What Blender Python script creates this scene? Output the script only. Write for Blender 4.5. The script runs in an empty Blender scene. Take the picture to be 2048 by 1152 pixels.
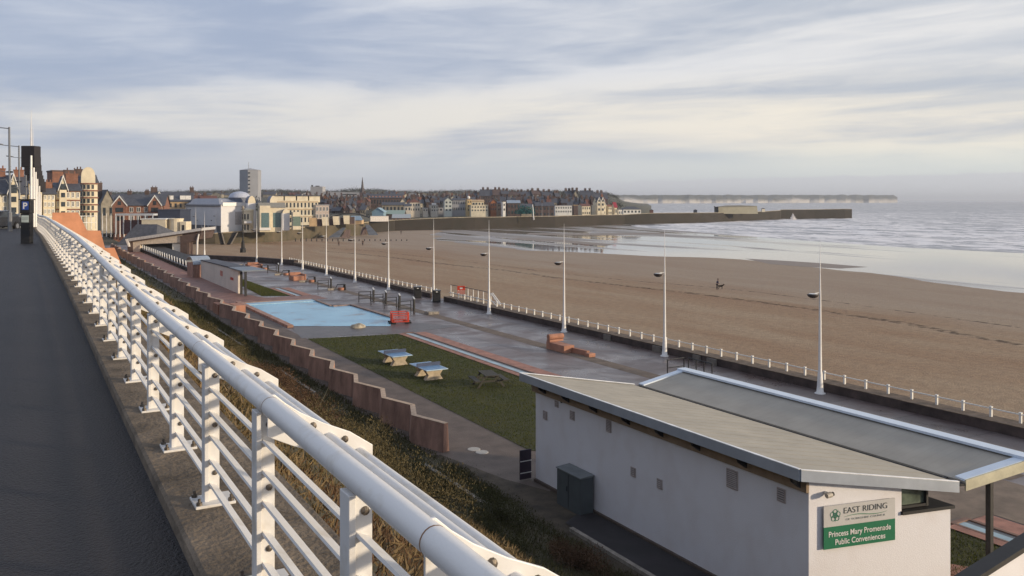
import bpy, bmesh, math, random
import numpy as np
from mathutils import Vector, Matrix, noise
R = math.radians
random.seed(7); RNG = np.random.default_rng(7)
sc = bpy.context.scene
COL = sc.collection

ORD = ('first second third fourth fifth sixth seventh eighth ninth tenth eleventh twelfth thirteenth fourteenth fifteenth sixteenth seventeenth eighteenth nineteenth twentieth twenty-first twenty-second twenty-third twenty-fourth twenty-fifth twenty-sixth twenty-seventh twenty-eighth'.split())
# ------------------------------------------------------------------ camera, sky, sun
# world frame: X = seaward, Y = along the promenade, Z up, lower promenade at z = 0
EYE = 11.5; F = 1700.0; TH = math.atan(983 / 1700); CT, ST = math.cos(TH), math.sin(TH)
cam = bpy.data.cameras.new('camera'); camo = bpy.data.objects.new('camera', cam); COL.objects.link(camo)
camo.location = (0, 0, EYE); camo.rotation_euler = (R(90), 0, -TH)
cam.sensor_width = 36; cam.lens = 36 * F / 2048; cam.shift_y = -175 / 2048
cam.clip_start = 0.05; cam.clip_end = 60000
sc.camera = camo
sc.view_settings.view_transform = 'Standard'; sc.view_settings.look = 'None'
sc.view_settings.exposure = 0.15; sc.view_settings.gamma = 1.0
sc.cycles.max_bounces = 5; sc.cycles.volume_bounces = 0

SUN_EL = R(10.5)
SUN_DIR = Vector((0.67, -0.74, 0)).normalized()          # horizontal direction towards the sun
SUN_V = Vector((SUN_DIR.x * math.cos(SUN_EL), SUN_DIR.y * math.cos(SUN_EL), math.sin(SUN_EL)))
sun = bpy.data.lights.new('sun', 'SUN'); suno = bpy.data.objects.new('sun', sun); COL.objects.link(suno)
sun.energy = 3.7; sun.angle = R(3.0); sun.color = (1.0, 0.81, 0.57)
suno.rotation_euler = SUN_V.to_track_quat('Z', 'Y').to_euler()

w = bpy.data.worlds.new('World'); sc.world = w; w.use_nodes = True
nt = w.node_tree; nt.nodes.clear(); N = nt.nodes.new; L = nt.links.new
def wn(t, **k):
    n = N(t)
    for a, b in k.items(): setattr(n, a, b)
    return n
def wm(op, a, b=None, c=None, clamp=False):
    n = N('ShaderNodeMath'); n.operation = op; n.use_clamp = clamp
    for i, v in enumerate((a, b, c)):
        if v is None: continue
        if isinstance(v, (int, float)): n.inputs[i].default_value = v
        else: L(v, n.inputs[i])
    return n.outputs[0]
def wmix(f, a, b):
    n = N('ShaderNodeMix'); n.data_type = 'RGBA'
    for s, v in ((n.inputs[0], f), (n.inputs[6], a), (n.inputs[7], b)):
        if isinstance(v, (int, float)): s.default_value = v
        elif isinstance(v, tuple): s.default_value = (*v, 1)
        else: L(v, s)
    return n.outputs[2]
def wstep(x, lo, hi):
    n = N('ShaderNodeMapRange'); n.interpolation_type = 'SMOOTHSTEP'
    L(x, n.inputs[0]); n.inputs[1].default_value = lo; n.inputs[2].default_value = hi
    return n.outputs[0]
sky = wn('ShaderNodeTexSky', sky_type='NISHITA', sun_disc=False, sun_elevation=SUN_EL,
         sun_rotation=math.atan2(SUN_DIR.x, SUN_DIR.y), dust_density=2.0)
bg1 = N('ShaderNodeBackground'); L(sky.outputs[0], bg1.inputs[0]); bg1.inputs[1].default_value = 0.10
tc = N('ShaderNodeTexCoord'); sep = N('ShaderNodeSeparateXYZ'); L(tc.outputs['Generated'], sep.inputs[0])
sx, sy, sz = sep.outputs
hor = wm('SQRT', wm('ADD', wm('MULTIPLY', sx, sx), wm('MULTIPLY', sy, sy)))
el = wm('DIVIDE', sz, wm('MAXIMUM', hor, 0.02))                      # tan of the elevation
az = wm('ARCTAN2', sx, sy)
def cloud(scale_az, scale_el, off, detail=5, rough=0.55, dist=0.6, tilt=0.0):
    c = N('ShaderNodeCombineXYZ')
    L(wm('MULTIPLY', az, scale_az), c.inputs[0])
    L(wm('MULTIPLY', wm('ADD', wm('POWER', wm('MAXIMUM', el, 0.0), 0.8), wm('MULTIPLY', az, tilt)), scale_el), c.inputs[1])
    c.inputs[2].default_value = off
    n = N('ShaderNodeTexNoise'); L(c.outputs[0], n.inputs['Vector'])
    n.inputs['Scale'].default_value = 1; n.inputs['Detail'].default_value = detail
    n.inputs['Roughness'].default_value = rough; n.inputs['Distortion'].default_value = dist
    return n.outputs[0]
c1 = cloud(2.4, 13, 3.7, 5, .5, .7, -0.05); c2 = cloud(7.0, 48, 9.1, 6, 0.6, 1.0, -0.04); c3 = cloud(1.3, 7, 1.3, 3, .5, .4, -.08)
m = wm('ADD', wm('ADD', wm('MULTIPLY', c1, 0.52), wm('MULTIPLY', c2, 0.16)), wm('MULTIPLY', c3, 0.32))
# right-hand side and the band at 3-7 degrees are brighter and creamier, as the light comes through there
side = wstep(az, R(12), R(60))
band = wm('MULTIPLY', wstep(el, 0.02, 0.045), wm('SUBTRACT', 1, wstep(el, 0.10, 0.16)))
m2 = wm('ADD', m, wm('ADD', wm('MULTIPLY', side, 0.055), wm('MULTIPLY', band, 0.085)))
m2 = wm('ADD', m2, wm('MULTIPLY', wstep(el, 0.16, 0.24), 0.03))
mask = wstep(m2, 0.46, 0.68)
dark = wmix(side, (0.345, 0.405, 0.54), (0.45, 0.49, 0.565))
warm = wmix(wm('MULTIPLY', band, 1.0), (0.68, 0.70, 0.76), (0.86, 0.79, 0.68))
warm = wmix(side, wmix(0.45, warm, (0.58, 0.61, 0.68)), wmix(0.35, warm, (0.93, 0.86, 0.74)))
skyc = wmix(mask, dark, warm)
# clear pale strip just above the horizon
low = wm('SUBTRACT', 1, wstep(el, 0.035, 0.075))
lowc = wmix(side, (0.58, 0.60, 0.64), (0.70, 0.735, 0.70))
skyc = wmix(wm('MULTIPLY', low, 0.80), skyc, lowc)
# lavender bank of far cloud on the sea horizon, with a lumpy top
nb = N('ShaderNodeTexNoise'); cb = N('ShaderNodeCombineXYZ'); L(wm('MULTIPLY', az, 30), cb.inputs[0]); L(wm('MULTIPLY', el, 30), cb.inputs[1])
L(cb.outputs[0], nb.inputs['Vector']); nb.inputs['Scale'].default_value = 1; nb.inputs['Detail'].default_value = 5
top = wm('ADD', 0.018, wm('ADD', wm('MULTIPLY', wstep(az, R(15), R(62)), 0.010), wm('MULTIPLY', wm('SUBTRACT', nb.outputs[0], 0.5), 0.008)))
bank = wm('SUBTRACT', 1, wstep(wm('SUBTRACT', el, top), -0.002, 0.002))
skyc = wmix(wm('MULTIPLY', bank, 0.75), skyc, (0.58, 0.585, 0.625))
# above the picture the cloud deck goes on, a little duller
skyc = wmix(wm('MULTIPLY', wstep(el, 0.35, 1.2), 0.5), skyc, (0.42, 0.47, 0.58))
bg2 = N('ShaderNodeBackground'); L(skyc, bg2.inputs[0]); bg2.inputs[1].default_value = 1.06
mxs = N('ShaderNodeMixShader'); mxs.inputs[0].default_value = 0.90
L(bg1.outputs[0], mxs.inputs[1]); L(bg2.outputs[0], mxs.inputs[2])
wo = N('ShaderNodeOutputWorld'); L(mxs.outputs[0], wo.inputs[0])

# ------------------------------------------------------------------ helpers
def gp(px, py, z=0.0):
    "world x, y where the photo's pixel lies on the level z"
    Z = F * (EYE - z) / (py - 401); X = (px - 1024) * Z / F
    return X * CT + Z * ST, -X * ST + Z * CT
def at(px, py, Z):
    "world point at a depth Z"
    X = (px - 1024) * Z / F
    return Vector((X * CT + Z * ST, -X * ST + Z * CT, EYE - (py - 401) * Z / F))
def smooth(a, b, x):
    x = min(1, max(0, (x - a) / (b - a))); return x * x * (3 - 2 * x)

MATS = {}
def mat(name, col, rough=0.8, var=0.12, scale=3.0, bump=0.0, bscale=30.0, metal=0.0, spec=0.5, col2=None, detail=6, stretch=None, coat=0, thr=None):
    if name in MATS: return MATS[name]
    m = bpy.data.materials.new(name); m.use_nodes = True; t = m.node_tree; b = t.nodes['Principled BSDF']
    b.inputs['Roughness'].default_value = rough; b.inputs['Metallic'].default_value = metal
    b.inputs['Specular IOR Level'].default_value = spec
    g = t.nodes.new('ShaderNodeNewGeometry'); vec = g.outputs['Position']
    if stretch:
        mp = t.nodes.new('ShaderNodeMapping'); mp.inputs['Scale'].default_value = stretch; t.links.new(vec, mp.inputs[0]); vec = mp.outputs[0]
    n = t.nodes.new('ShaderNodeTexNoise'); n.inputs['Scale'].default_value = scale; n.inputs['Detail'].default_value = detail
    n.inputs['Roughness'].default_value = 0.6
    t.links.new(vec, n.inputs['Vector'])
    r = t.nodes.new('ShaderNodeValToRGB')
    lo, hi = thr or (0.3, 0.7)
    r.color_ramp.elements[0].position = lo; r.color_ramp.elements[1].position = hi
    c2 = col2 or tuple(c * (1 - 2 * var) for c in col)
    r.color_ramp.elements[0].color = (*c2, 1); r.color_ramp.elements[1].color = (*(col if col2 else [min(1, c * (1 + var)) for c in col]), 1)
    t.links.new(n.outputs[0], r.inputs[0]); t.links.new(r.outputs[0], b.inputs['Base Color'])
    if bump:
        n2 = t.nodes.new('ShaderNodeTexNoise'); n2.inputs['Scale'].default_value = bscale; n2.inputs['Detail'].default_value = 4
        t.links.new(g.outputs['Position'], n2.inputs['Vector'])
        bp = t.nodes.new('ShaderNodeBump'); bp.inputs['Strength'].default_value = bump; bp.inputs['Distance'].default_value = 0.05
        t.links.new(n2.outputs[0], bp.inputs['Height']); t.links.new(bp.outputs[0], b.inputs['Normal'])
    MATS[name] = m
    return m

class MB:
    "collects shapes, then links them as one mesh object"
    def __init__(s): s.v = []; s.f = []; s.mi = []; s.cur = 0
    def add(s, vs, fs):
        o = len(s.v); s.v += [tuple(v) for v in vs]; s.f += [tuple(i + o for i in f) for f in fs]; s.mi += [s.cur] * len(fs)
        return s
    def box(s, x0, x1, y0, y1, z0, z1, M=None):
        vs = [(x, y, z) for z in (z0, z1) for y in (y0, y1) for x in (x0, x1)]
        if M is not None: vs = [M @ Vector(v) for v in vs]
        return s.add(vs, [(0, 2, 3, 1), (4, 5, 7, 6), (0, 1, 5, 4), (2, 6, 7, 3), (0, 4, 6, 2), (1, 3, 7, 5)])
    def prism(s, poly, d, M=None):
        "poly in 3D, extruded by vector d"
        n = len(poly); d = Vector(d); a = [Vector(p) for p in poly]; b = [p + d for p in a]
        vs = a + b
        if M is not None: vs = [M @ v for v in vs]
        return s.add(vs, [tuple(range(n - 1, -1, -1)), tuple(range(n, 2 * n))] + [(i, (i + 1) % n, n + (i + 1) % n, n + i) for i in range(n)])
    def tube(s, pts, rad, n=8, caps=True):
        pts = [Vector(p) for p in pts]
        rad = rad if isinstance(rad, (list, tuple)) else [rad] * len(pts)
        base = []; up = None
        for i, p in enumerate(pts):
            d = (pts[min(i + 1, len(pts) - 1)] - pts[max(i - 1, 0)]).normalized()
            if up is None: up = Vector((0, 0, 1)) if abs(d.z) < 0.9 else Vector((1, 0, 0))
            a = d.cross(up).normalized(); b = a.cross(d).normalized(); up = b
            base += [p + (a * math.cos(2 * math.pi * k / n) + b * math.sin(2 * math.pi * k / n)) * rad[i] for k in range(n)]
        fs = [(i * n + k, i * n + (k + 1) % n, (i + 1) * n + (k + 1) % n, (i + 1) * n + k) for i in range(len(pts) - 1) for k in range(n)]
        if caps: fs += [tuple(range(n - 1, -1, -1)), tuple(range((len(pts) - 1) * n, len(pts) * n))]
        return s.add(base, fs)
    def lathe(s, c, prof, n=16, a0=0, a1=2 * math.pi):
        "prof: (radius, z) pairs about the vertical through c"
        c = Vector(c); full = abs(a1 - a0 - 2 * math.pi) < 1e-6; m = n if full else n + 1
        vs = [c + Vector((r * math.cos(a0 + (a1 - a0) * k / n), r * math.sin(a0 + (a1 - a0) * k / n), z)) for r, z in prof for k in range(m)]
        fs = [(i * m + k, i * m + (k + 1) % m, (i + 1) * m + (k + 1) % m, (i + 1) * m + k) for i in range(len(prof) - 1) for k in range(n)]
        return s.add(vs, fs)
    def build(s, name, m, parent=None, smooth_=False, loc=None, bevel=0):
        me = bpy.data.meshes.new(name); me.from_pydata(s.v, [], s.f); me.validate()
        bm = bmesh.new(); bm.from_mesh(me); bmesh.ops.recalc_face_normals(bm, faces=bm.faces); bm.to_mesh(me); bm.free()
        for mm in (m if isinstance(m, (list, tuple)) else [m]): me.materials.append(mm)
        if isinstance(m, (list, tuple)) and len(me.polygons) == len(s.mi): me.polygons.foreach_set('material_index', s.mi)
        if smooth_: me.shade_smooth()
        o = bpy.data.objects.new(name, me); COL.objects.link(o)
        if parent: o.parent = parent
        if loc is not None: o.location = loc
        if bevel:
            b = o.modifiers.new('bevel', 'BEVEL'); b.width = bevel; b.segments = 2; b.limit_method = 'ANGLE'
        return o
def thing(name, label, cat, loc=(0, 0, 0), rz=0, group=None):
    o = bpy.data.objects.new(name, None); COL.objects.link(o); o.location = loc; o.rotation_euler = (0, 0, rz)
    o['label'] = label; o['category'] = cat
    if group: o['group'] = group
    return o
def tag(o, label=None, cat=None, group=None, kind=None):
    for k, v in (('label', label), ('category', cat), ('group', group), ('kind', kind)):
        if v: o[k] = v
    return o
def dup(root, loc=None, rz=None, label=None):
    def cp(o, par):
        c = o.copy(); COL.objects.link(c)
        if par: c.parent = par
        for ch in o.children: cp(ch, c)
        return c
    r = cp(root, None)
    if loc is not None: r.location = loc
    if rz is not None: r.rotation_euler = (0, 0, rz)
    if label: r['label'] = label
    return r
def sheet(name, pts, z, m, label=None, grid=None):
    mb = MB(); mb.add([(x, y, z) for x, y in pts], [tuple(range(len(pts)))])
    o = mb.build(name, m); o['kind'] = 'structure'
    if label: o['label'] = label
    return o
TM = {}
def text_mesh(name, body, size, m, parent, M, extrude=0.004, bold=0.0, sx=1.0, align='LEFT'):
    cu = bpy.data.curves.new(name, 'FONT'); cu.body = body; cu.size = size; cu.extrude = extrude; cu.offset = bold; cu.align_x = align
    to = bpy.data.objects.new(name, cu); COL.objects.link(to)
    dg = bpy.context.evaluated_depsgraph_get(); me = bpy.data.meshes.new_from_object(to.evaluated_get(dg))
    bpy.data.objects.remove(to); me.name = name; me.materials.clear(); me.materials.append(m)
    o = bpy.data.objects.new(name, me); COL.objects.link(o); o.parent = parent
    o.matrix_local = M @ Matrix.Diagonal((sx, 1, 1, 1)); TM[o.name] = M
    return o
def leaves(name, P, Nrm, size, m, n_col=None, aspect=2.2):
    "many small leaf faces: P centres, Nrm up-ish directions, size per leaf"
    n = len(P); a = RNG.normal(size=(n, 3)); a -= (a * Nrm).sum(1)[:, None] * Nrm * 0.3
    a /= np.linalg.norm(a, axis=1)[:, None] + 1e-9
    u = Nrm * 0.9 + RNG.normal(size=(n, 3)) * 0.45; u /= np.linalg.norm(u, axis=1)[:, None] + 1e-9
    s = np.asarray(size)[:, None]
    a = a * s / aspect; u = u * s
    V = np.empty((n, 3, 3)); V[:, 0] = P - a * 0.5; V[:, 1] = P + a * 0.5; V[:, 2] = P + u
    me = bpy.data.meshes.new(name); me.vertices.add(n * 3); me.vertices.foreach_set('co', V.reshape(-1).astype(np.float32))
    me.loops.add(n * 3); me.loops.foreach_set('vertex_index', np.arange(n * 3, dtype=np.int32))
    me.polygons.add(n); me.polygons.foreach_set('loop_start', np.arange(0, n * 3, 3, dtype=np.int32)); me.polygons.foreach_set('loop_total', np.full(n, 3, dtype=np.int32))
    me.update(); me.materials.append(m)
    if n_col is not None:
        at_ = me.color_attributes.new('tint', 'FLOAT_COLOR', 'POINT')
        c = np.ones((n, 3, 4), dtype=np.float32); c[:, :, :3] = n_col[:, None, :]
        at_.data.foreach_set('color', c.reshape(-1))
    o = bpy.data.objects.new(name, me); COL.objects.link(o)
    return o
def leaf_mat(name):
    m = bpy.data.materials.new(name); m.use_nodes = True; t = m.node_tree; b = t.nodes['Principled BSDF']
    a = t.nodes.new('ShaderNodeAttribute'); a.attribute_name = 'tint'; t.links.new(a.outputs[0], b.inputs['Base Color'])
    b.inputs['Roughness'].default_value = 0.9; b.inputs['Specular IOR Level'].default_value = 0.05
    return m
M_LEAF = leaf_mat('leaf')

# materials
M_WHITE = mat('white_paint', (0.70, 0.69, 0.68), 0.38, 0.05, 5, 0.03, 60, col2=(0.56, 0.52, 0.46), detail=12, thr=(.27, .46))
M_WHITE2 = mat('weathered_white', (0.72, 0.71, 0.68), 0.6, 0.08, 2.5, 0.05, 40)
M_BLACK = mat('black_paint', (0.014, 0.014, 0.016), 0.6, 0.2, 4)
M_STEEL = mat('bolt_steel', (0.20, 0.17, 0.14), 0.45, 0.3, 40, metal=0.8)
M_TERRA = mat('terracotta_render', (0.40, 0.195, 0.13), 0.85, 0.16, 1.2, 0.25, 25)
M_TERRA_D = mat('terracotta_wall', (0.40, 0.235, 0.18), 0.9, 0.27, 1.6, 0.35, 18, stretch=(1, 1, 0.35))
M_CONC = mat('concrete', (0.30, 0.265, 0.225), 0.9, 0.22, 4, 0.3, 30)
M_DARKM = mat('dark_metal', (0.02, 0.02, 0.024), 0.6, 0.2, 3)
M_GLASS = mat('window_glass', (0.035, 0.045, 0.055), 0.12, 0.3, 1.2, spec=0.8)
M_SLATE = mat('slate', (0.075, 0.08, 0.10), 0.7, 0.2, 1.5, 0.2, 8)
M_REDTILE = mat('red_tile', (0.15, 0.065, 0.05), 0.8, 0.2, 1.5, 0.2, 8)
M_BRICK = mat('brick', (0.23, 0.11, 0.075), 0.85, 0.18, 1.5, 0.2, 10)
M_BRICKD = mat('dark_brick', (0.10, 0.068, 0.062), 0.85, 0.2, 0.6)
M_CREAM = mat('cream_paint', (0.66, 0.59, 0.45), 0.7, 0.10, 0.5)
M_TAN = mat('tan_brick', (0.48, 0.34, 0.20), 0.85, 0.14, 0.6)
M_GREYW = mat('grey_render', (0.34, 0.34, 0.36), 0.8, 0.08, 0.3)
M_STONE = mat('old_stone', (0.28, 0.25, 0.20), 0.9, 0.2, 0.8)
M_NAVY = mat('navy_cladding', (0.03, 0.04, 0.07), 0.6, 0.1, 1)

# ------------------------------------------------------------------ terrain and setting
def zoff(y): return 0.2 * smooth(6, 22, y) * (1 - smooth(45, 66, y))
# -- base ground far below everything, so nothing is left open
sheet('seabed', [(-20000, -20000), (20000, -20000), (20000, 20000), (-20000, 20000)], -3.6, mat('seabed_sand', (0.16, 0.14, 0.12), 0.9))

# -- beach
def nodes_of(m): m.use_nodes = True; return m.node_tree, m.node_tree.nodes['Principled BSDF']
def sand_material():
    m = bpy.data.materials.new('sand'); t, b = nodes_of(m); n = t.nodes.new; l = t.links.new
    g = n('ShaderNodeNewGeometry')
    def noise_(sc_, det, vec=None, rough=.6, dist=0):
        q = n('ShaderNodeTexNoise'); q.inputs['Scale'].default_value = sc_; q.inputs['Detail'].default_value = det; q.inputs['Roughness'].default_value = rough; q.inputs['Distortion'].default_value = dist
        l(vec or g.outputs['Position'], q.inputs['Vector']); return q.outputs[0]
    mp = n('ShaderNodeMapping'); mp.inputs['Scale'].default_value = (1.0, 0.22, 1); mp.inputs['Rotation'].default_value = (0, 0, R(-12)); l(g.outputs['Position'], mp.inputs[0])
    a = noise_(0.10, 8, mp.outputs[0], .62, .6); c = noise_(1.3, 6); d = noise_(7, 4, None, .7)
    def mx(f, x, y, mode='MIX'):
        q = n('ShaderNodeMix'); q.data_type = 'RGBA'; q.blend_type = mode
        for s_, v in ((q.inputs[0], f), (q.inputs[6], x), (q.inputs[7], y)):
            if isinstance(v, (int, float)): s_.default_value = v
            elif isinstance(v, tuple): s_.default_value = (*v, 1)
            else: l(v, s_)
        return q.outputs[2]
    def ramp(x, lo, hi):
        q = n('ShaderNodeMapRange'); q.interpolation_type = 'SMOOTHSTEP'; l(x, q.inputs[0]); q.inputs[1].default_value = lo; q.inputs[2].default_value = hi; return q.outputs[0]
    base = mx(ramp(a, .3, .7), (0.36, 0.225, 0.132), (0.455, 0.335, 0.220))
    base = mx(ramp(c, .35, .65), mx(0.26, base, (0.10, 0.07, 0.05)), base)
    base = mx(ramp(d, .42, .6), mx(0.36, base, (0.08, 0.055, 0.04)), base)
    # firmer grey sand towards the water
    sp = n('ShaderNodeSeparateXYZ'); l(g.outputs['Position'], sp.inputs[0])
    q = n('ShaderNodeMath'); q.operation = 'MULTIPLY_ADD'; l(a, q.inputs[0]); q.inputs[1].default_value = 30; l(sp.outputs[0], q.inputs[2])
    base = mx(ramp(q.outputs[0], 98, 128), base, mx(0.5, base, (0.33, 0.275, 0.225)))
    l(base, b.inputs['Base Color']); b.inputs['Roughness'].default_value = 0.85; b.inputs['Specular IOR Level'].default_value = 0.25
    bp = n('ShaderNodeBump'); bp.inputs['Strength'].default_value = 0.9; bp.inputs['Distance'].default_value = 0.12
    ad = n('ShaderNodeMath'); ad.operation = 'ADD'; l(c, ad.inputs[0]); l(d, ad.inputs[1]); l(ad.outputs[0], bp.inputs['Height']); l(bp.outputs[0], b.inputs['Normal'])
    return m
M_SAND = sand_material()
def tsh(y):   # where the sea starts (x), by y
    P = [(-400, 236), (60, 233), (127.6, 231), (165, 228), (207, 236), (278, 255), (330, 271), (365, 282), (395, 300), (430, 421)]
    for (a, b), (c, d) in zip(P, P[1:]):
        if y <= c: return b + (d - b) * (y - a) / (c - a)
    return 421
def twet(y):  # where the wet sand starts
    P = [(-400, 128), (0, 130), (75, 137), (125, 150), (163, 149), (189, 138), (214, 128), (283, 132), (330, 150), (360, 170), (400, 190)]
    for (a, b), (c, d) in zip(P, P[1:]):
        if y <= c: return b + (d - b) * (y - a) / (c - a)
    return 190
ys = [-300 + i * 6 for i in range(0, 122)]
right = [(tsh(y) + 2.5 * noise.noise(Vector((y * .05, 1, 0))), y) for y in ys if y < 398]
mb = MB(); ring = [(42.9, -300), (42.9, 150)] + [(38, 163), (32, 172), (24, 182), (20, 240), (35, 300), (100, 345), (145, 420), (330, 430)]
left = [(x, y) for x, y in ring]
mb.add([(x, y, -3) for x, y in right[::1]] + [(x, y, -3) for x, y in reversed(left)], [tuple(range(len(right) + len(left)))])
o = mb.build('beach', M_SAND); o['kind'] = 'structure'
# wet sand: strips between the damp line and the sea
def wet_material():
    m = bpy.data.materials.new('wet_sand'); t, b = nodes_of(m); n = t.nodes.new; l = t.links.new
    g = n('ShaderNodeNewGeometry'); mp = n('ShaderNodeMapping'); mp.inputs['Scale'].default_value = (1, 0.16, 1); mp.inputs['Rotation'].default_value = (0, 0, R(-14)); l(g.outputs['Position'], mp.inputs[0])
    q = n('ShaderNodeTexNoise'); q.inputs['Scale'].default_value = 0.045; q.inputs['Detail'].default_value = 6; q.inputs['Distortion'].default_value = .8; l(mp.outputs[0], q.inputs['Vector'])
    sp = n('ShaderNodeSeparateXYZ'); l(g.outputs['Position'], sp.inputs[0])
    # the far end by the harbour wall is streaked with drier ribs
    fr = n('ShaderNodeMapRange'); l(sp.outputs[1], fr.inputs[0]); fr.inputs[1].default_value = 150; fr.inputs[2].default_value = 300; fr.inputs[3].default_value = -0.12; fr.inputs[4].default_value = 0.05
    ad = n('ShaderNodeMath'); l(q.outputs[0], ad.inputs[0]); l(fr.outputs[0], ad.inputs[1])
    r = n('ShaderNodeMapRange'); r.interpolation_type = 'SMOOTHSTEP'; l(ad.outputs[0], r.inputs[0]); r.inputs[1].default_value = .46; r.inputs[2].default_value = .66
    rr = n('ShaderNodeMapRange'); l(r.outputs[0], rr.inputs[0]); rr.inputs[3].default_value = 0.04; rr.inputs[4].default_value = 0.62
    l(rr.outputs[0], b.inputs['Roughness'])
    mx = n('ShaderNodeMix'); mx.data_type = 'RGBA'; l(r.outputs[0], mx.inputs[0]); mx.inputs[6].default_value = (0.26, 0.235, 0.215, 1); mx.inputs[7].default_value = (0.20, 0.165, 0.14, 1)
    l(mx.outputs[2], b.inputs['Base Color']); b.inputs['Specular IOR Level'].default_value = 0.9
    n2 = n('ShaderNodeTexNoise'); n2.inputs['Scale'].default_value = 0.6; n2.inputs['Detail'].default_value = 3; l(mp.outputs[0], n2.inputs['Vector'])
    bp = n('ShaderNodeBump'); bp.inputs['Strength'].default_value = .12; bp.inputs['Distance'].default_value = .05; l(n2.outputs[0], bp.inputs['Height']); l(bp.outputs[0], b.inputs['Normal'])
    return m
M_WET = wet_material()
ys2 = [-300 + i * 3 for i in range(0, 236)]
mb = MB(); vs = []; K = 3
for y in ys2:
    a = twet(y) + 6 * noise.fractal(Vector((y * .03, 5, 0)), 1, 2, 4); b = tsh(y) + 8
    vs += [(a, y, -2.995), (b, y, -2.995)]
mb.add(vs, [(2 * i, 2 * i + 1, 2 * i + 3, 2 * i + 2) for i in range(len(ys2) - 1)])
o = mb.build('wet_sand', M_WET); o['kind'] = 'structure'
# sandbar showing through the wet sand
M_BAR = mat('damp_sandbar', (0.25, 0.205, 0.175), 0.8, .1, 1)
p0 = [gp(x, y, -2.99) for x, y in [(1490, 517), (1560, 521), (1640, 526), (1735, 534), (1680, 537), (1600, 533), (1540, 528)]]
mb = MB(); mb.add([(x, y, -2.985) for x, y in p0], [tuple(range(7))]); o = mb.build('sandbar', M_BAR); o['kind'] = 'structure'
for k, pts in enumerate([[(1050, 469), (1200, 471), (1330, 468), (1330, 465), (1200, 467), (1060, 466)], [(1010, 478), (1120, 484), (1210, 492), (1230, 489), (1130, 480), (1040, 475)]]):
    p0 = [gp(x, y, -2.99) for x, y in pts]
    mb = MB(); mb.add([(x, y, -2.985) for x, y in p0], [tuple(range(len(p0)))]); o = mb.build('sandbar', M_BAR); o['kind'] = 'structure'

# seaweed lines left by the tide
def tide_line(pts, width, seed):
    m = MATS.get('wrack')
    if not m:
        m = bpy.data.materials.new('wrack'); t, b = nodes_of(m); n = t.nodes.new; l = t.links.new
        b.inputs['Base Color'].default_value = (0.085, 0.058, 0.042, 1); b.inputs['Roughness'].default_value = 1
        g = n('ShaderNodeNewGeometry'); q = n('ShaderNodeTexNoise'); q.inputs['Scale'].default_value = 1.1; q.inputs['Detail'].default_value = 8; l(g.outputs['Position'], q.inputs['Vector'])
        r = n('ShaderNodeMapRange'); l(q.outputs[0], r.inputs[0]); r.inputs[1].default_value = .42; r.inputs[2].default_value = .68; r.inputs[4].default_value = .75
        l(r.outputs[0], b.inputs['Alpha']); MATS['wrack'] = m
    P = []
    for (x0, y0), (x1, y1) in zip(pts, pts[1:]):
        a = Vector((*gp(x0, y0, -3), 0)); b = Vector((*gp(x1, y1, -3), 0)); k = max(2, int((b - a).length / 1.2))
        P += [a.lerp(b, i / k) for i in range(k)]
    vs = []
    for i, p in enumerate(P):
        q = P[min(i + 1, len(P) - 1)] - P[max(i - 1, 0)]; nn = Vector((-q.y, q.x, 0)).normalized()
        wv = width * (0.6 + 0.9 * abs(noise.noise(Vector((i * .11, seed, 0))))); off = 1.0 * noise.noise(Vector((i * .05, seed + 9, 0)))
        vs += [p + nn * (off - wv) + Vector((0, 0, -2.99)), p + nn * (off + wv) + Vector((0, 0, -2.99))]
    mb = MB(); mb.add(vs, [(2 * i, 2 * i + 1, 2 * i + 3, 2 * i + 2) for i in range(len(P) - 1)])
    return mb.build('seaweed_line', m)
tag(tide_line([(640, 495), (760, 503), (870, 517), (1000, 531), (1110, 546), (1250, 560), (1440, 576), (1640, 600), (1800, 622), (2060, 658)], .45, 1), 'thin upper tide line of dark weed where the dog walker stands', 'seaweed', kind='stuff')
tag(tide_line([(640, 502), (760, 512), (870, 526), (1000, 540), (1120, 556), (1260, 573), (1400, 588), (1640, 622), (1800, 645), (2060, 694)], 1.1, 4), 'broad lower tide line of weed and shingle across the sand', 'seaweed', kind='stuff')

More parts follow.
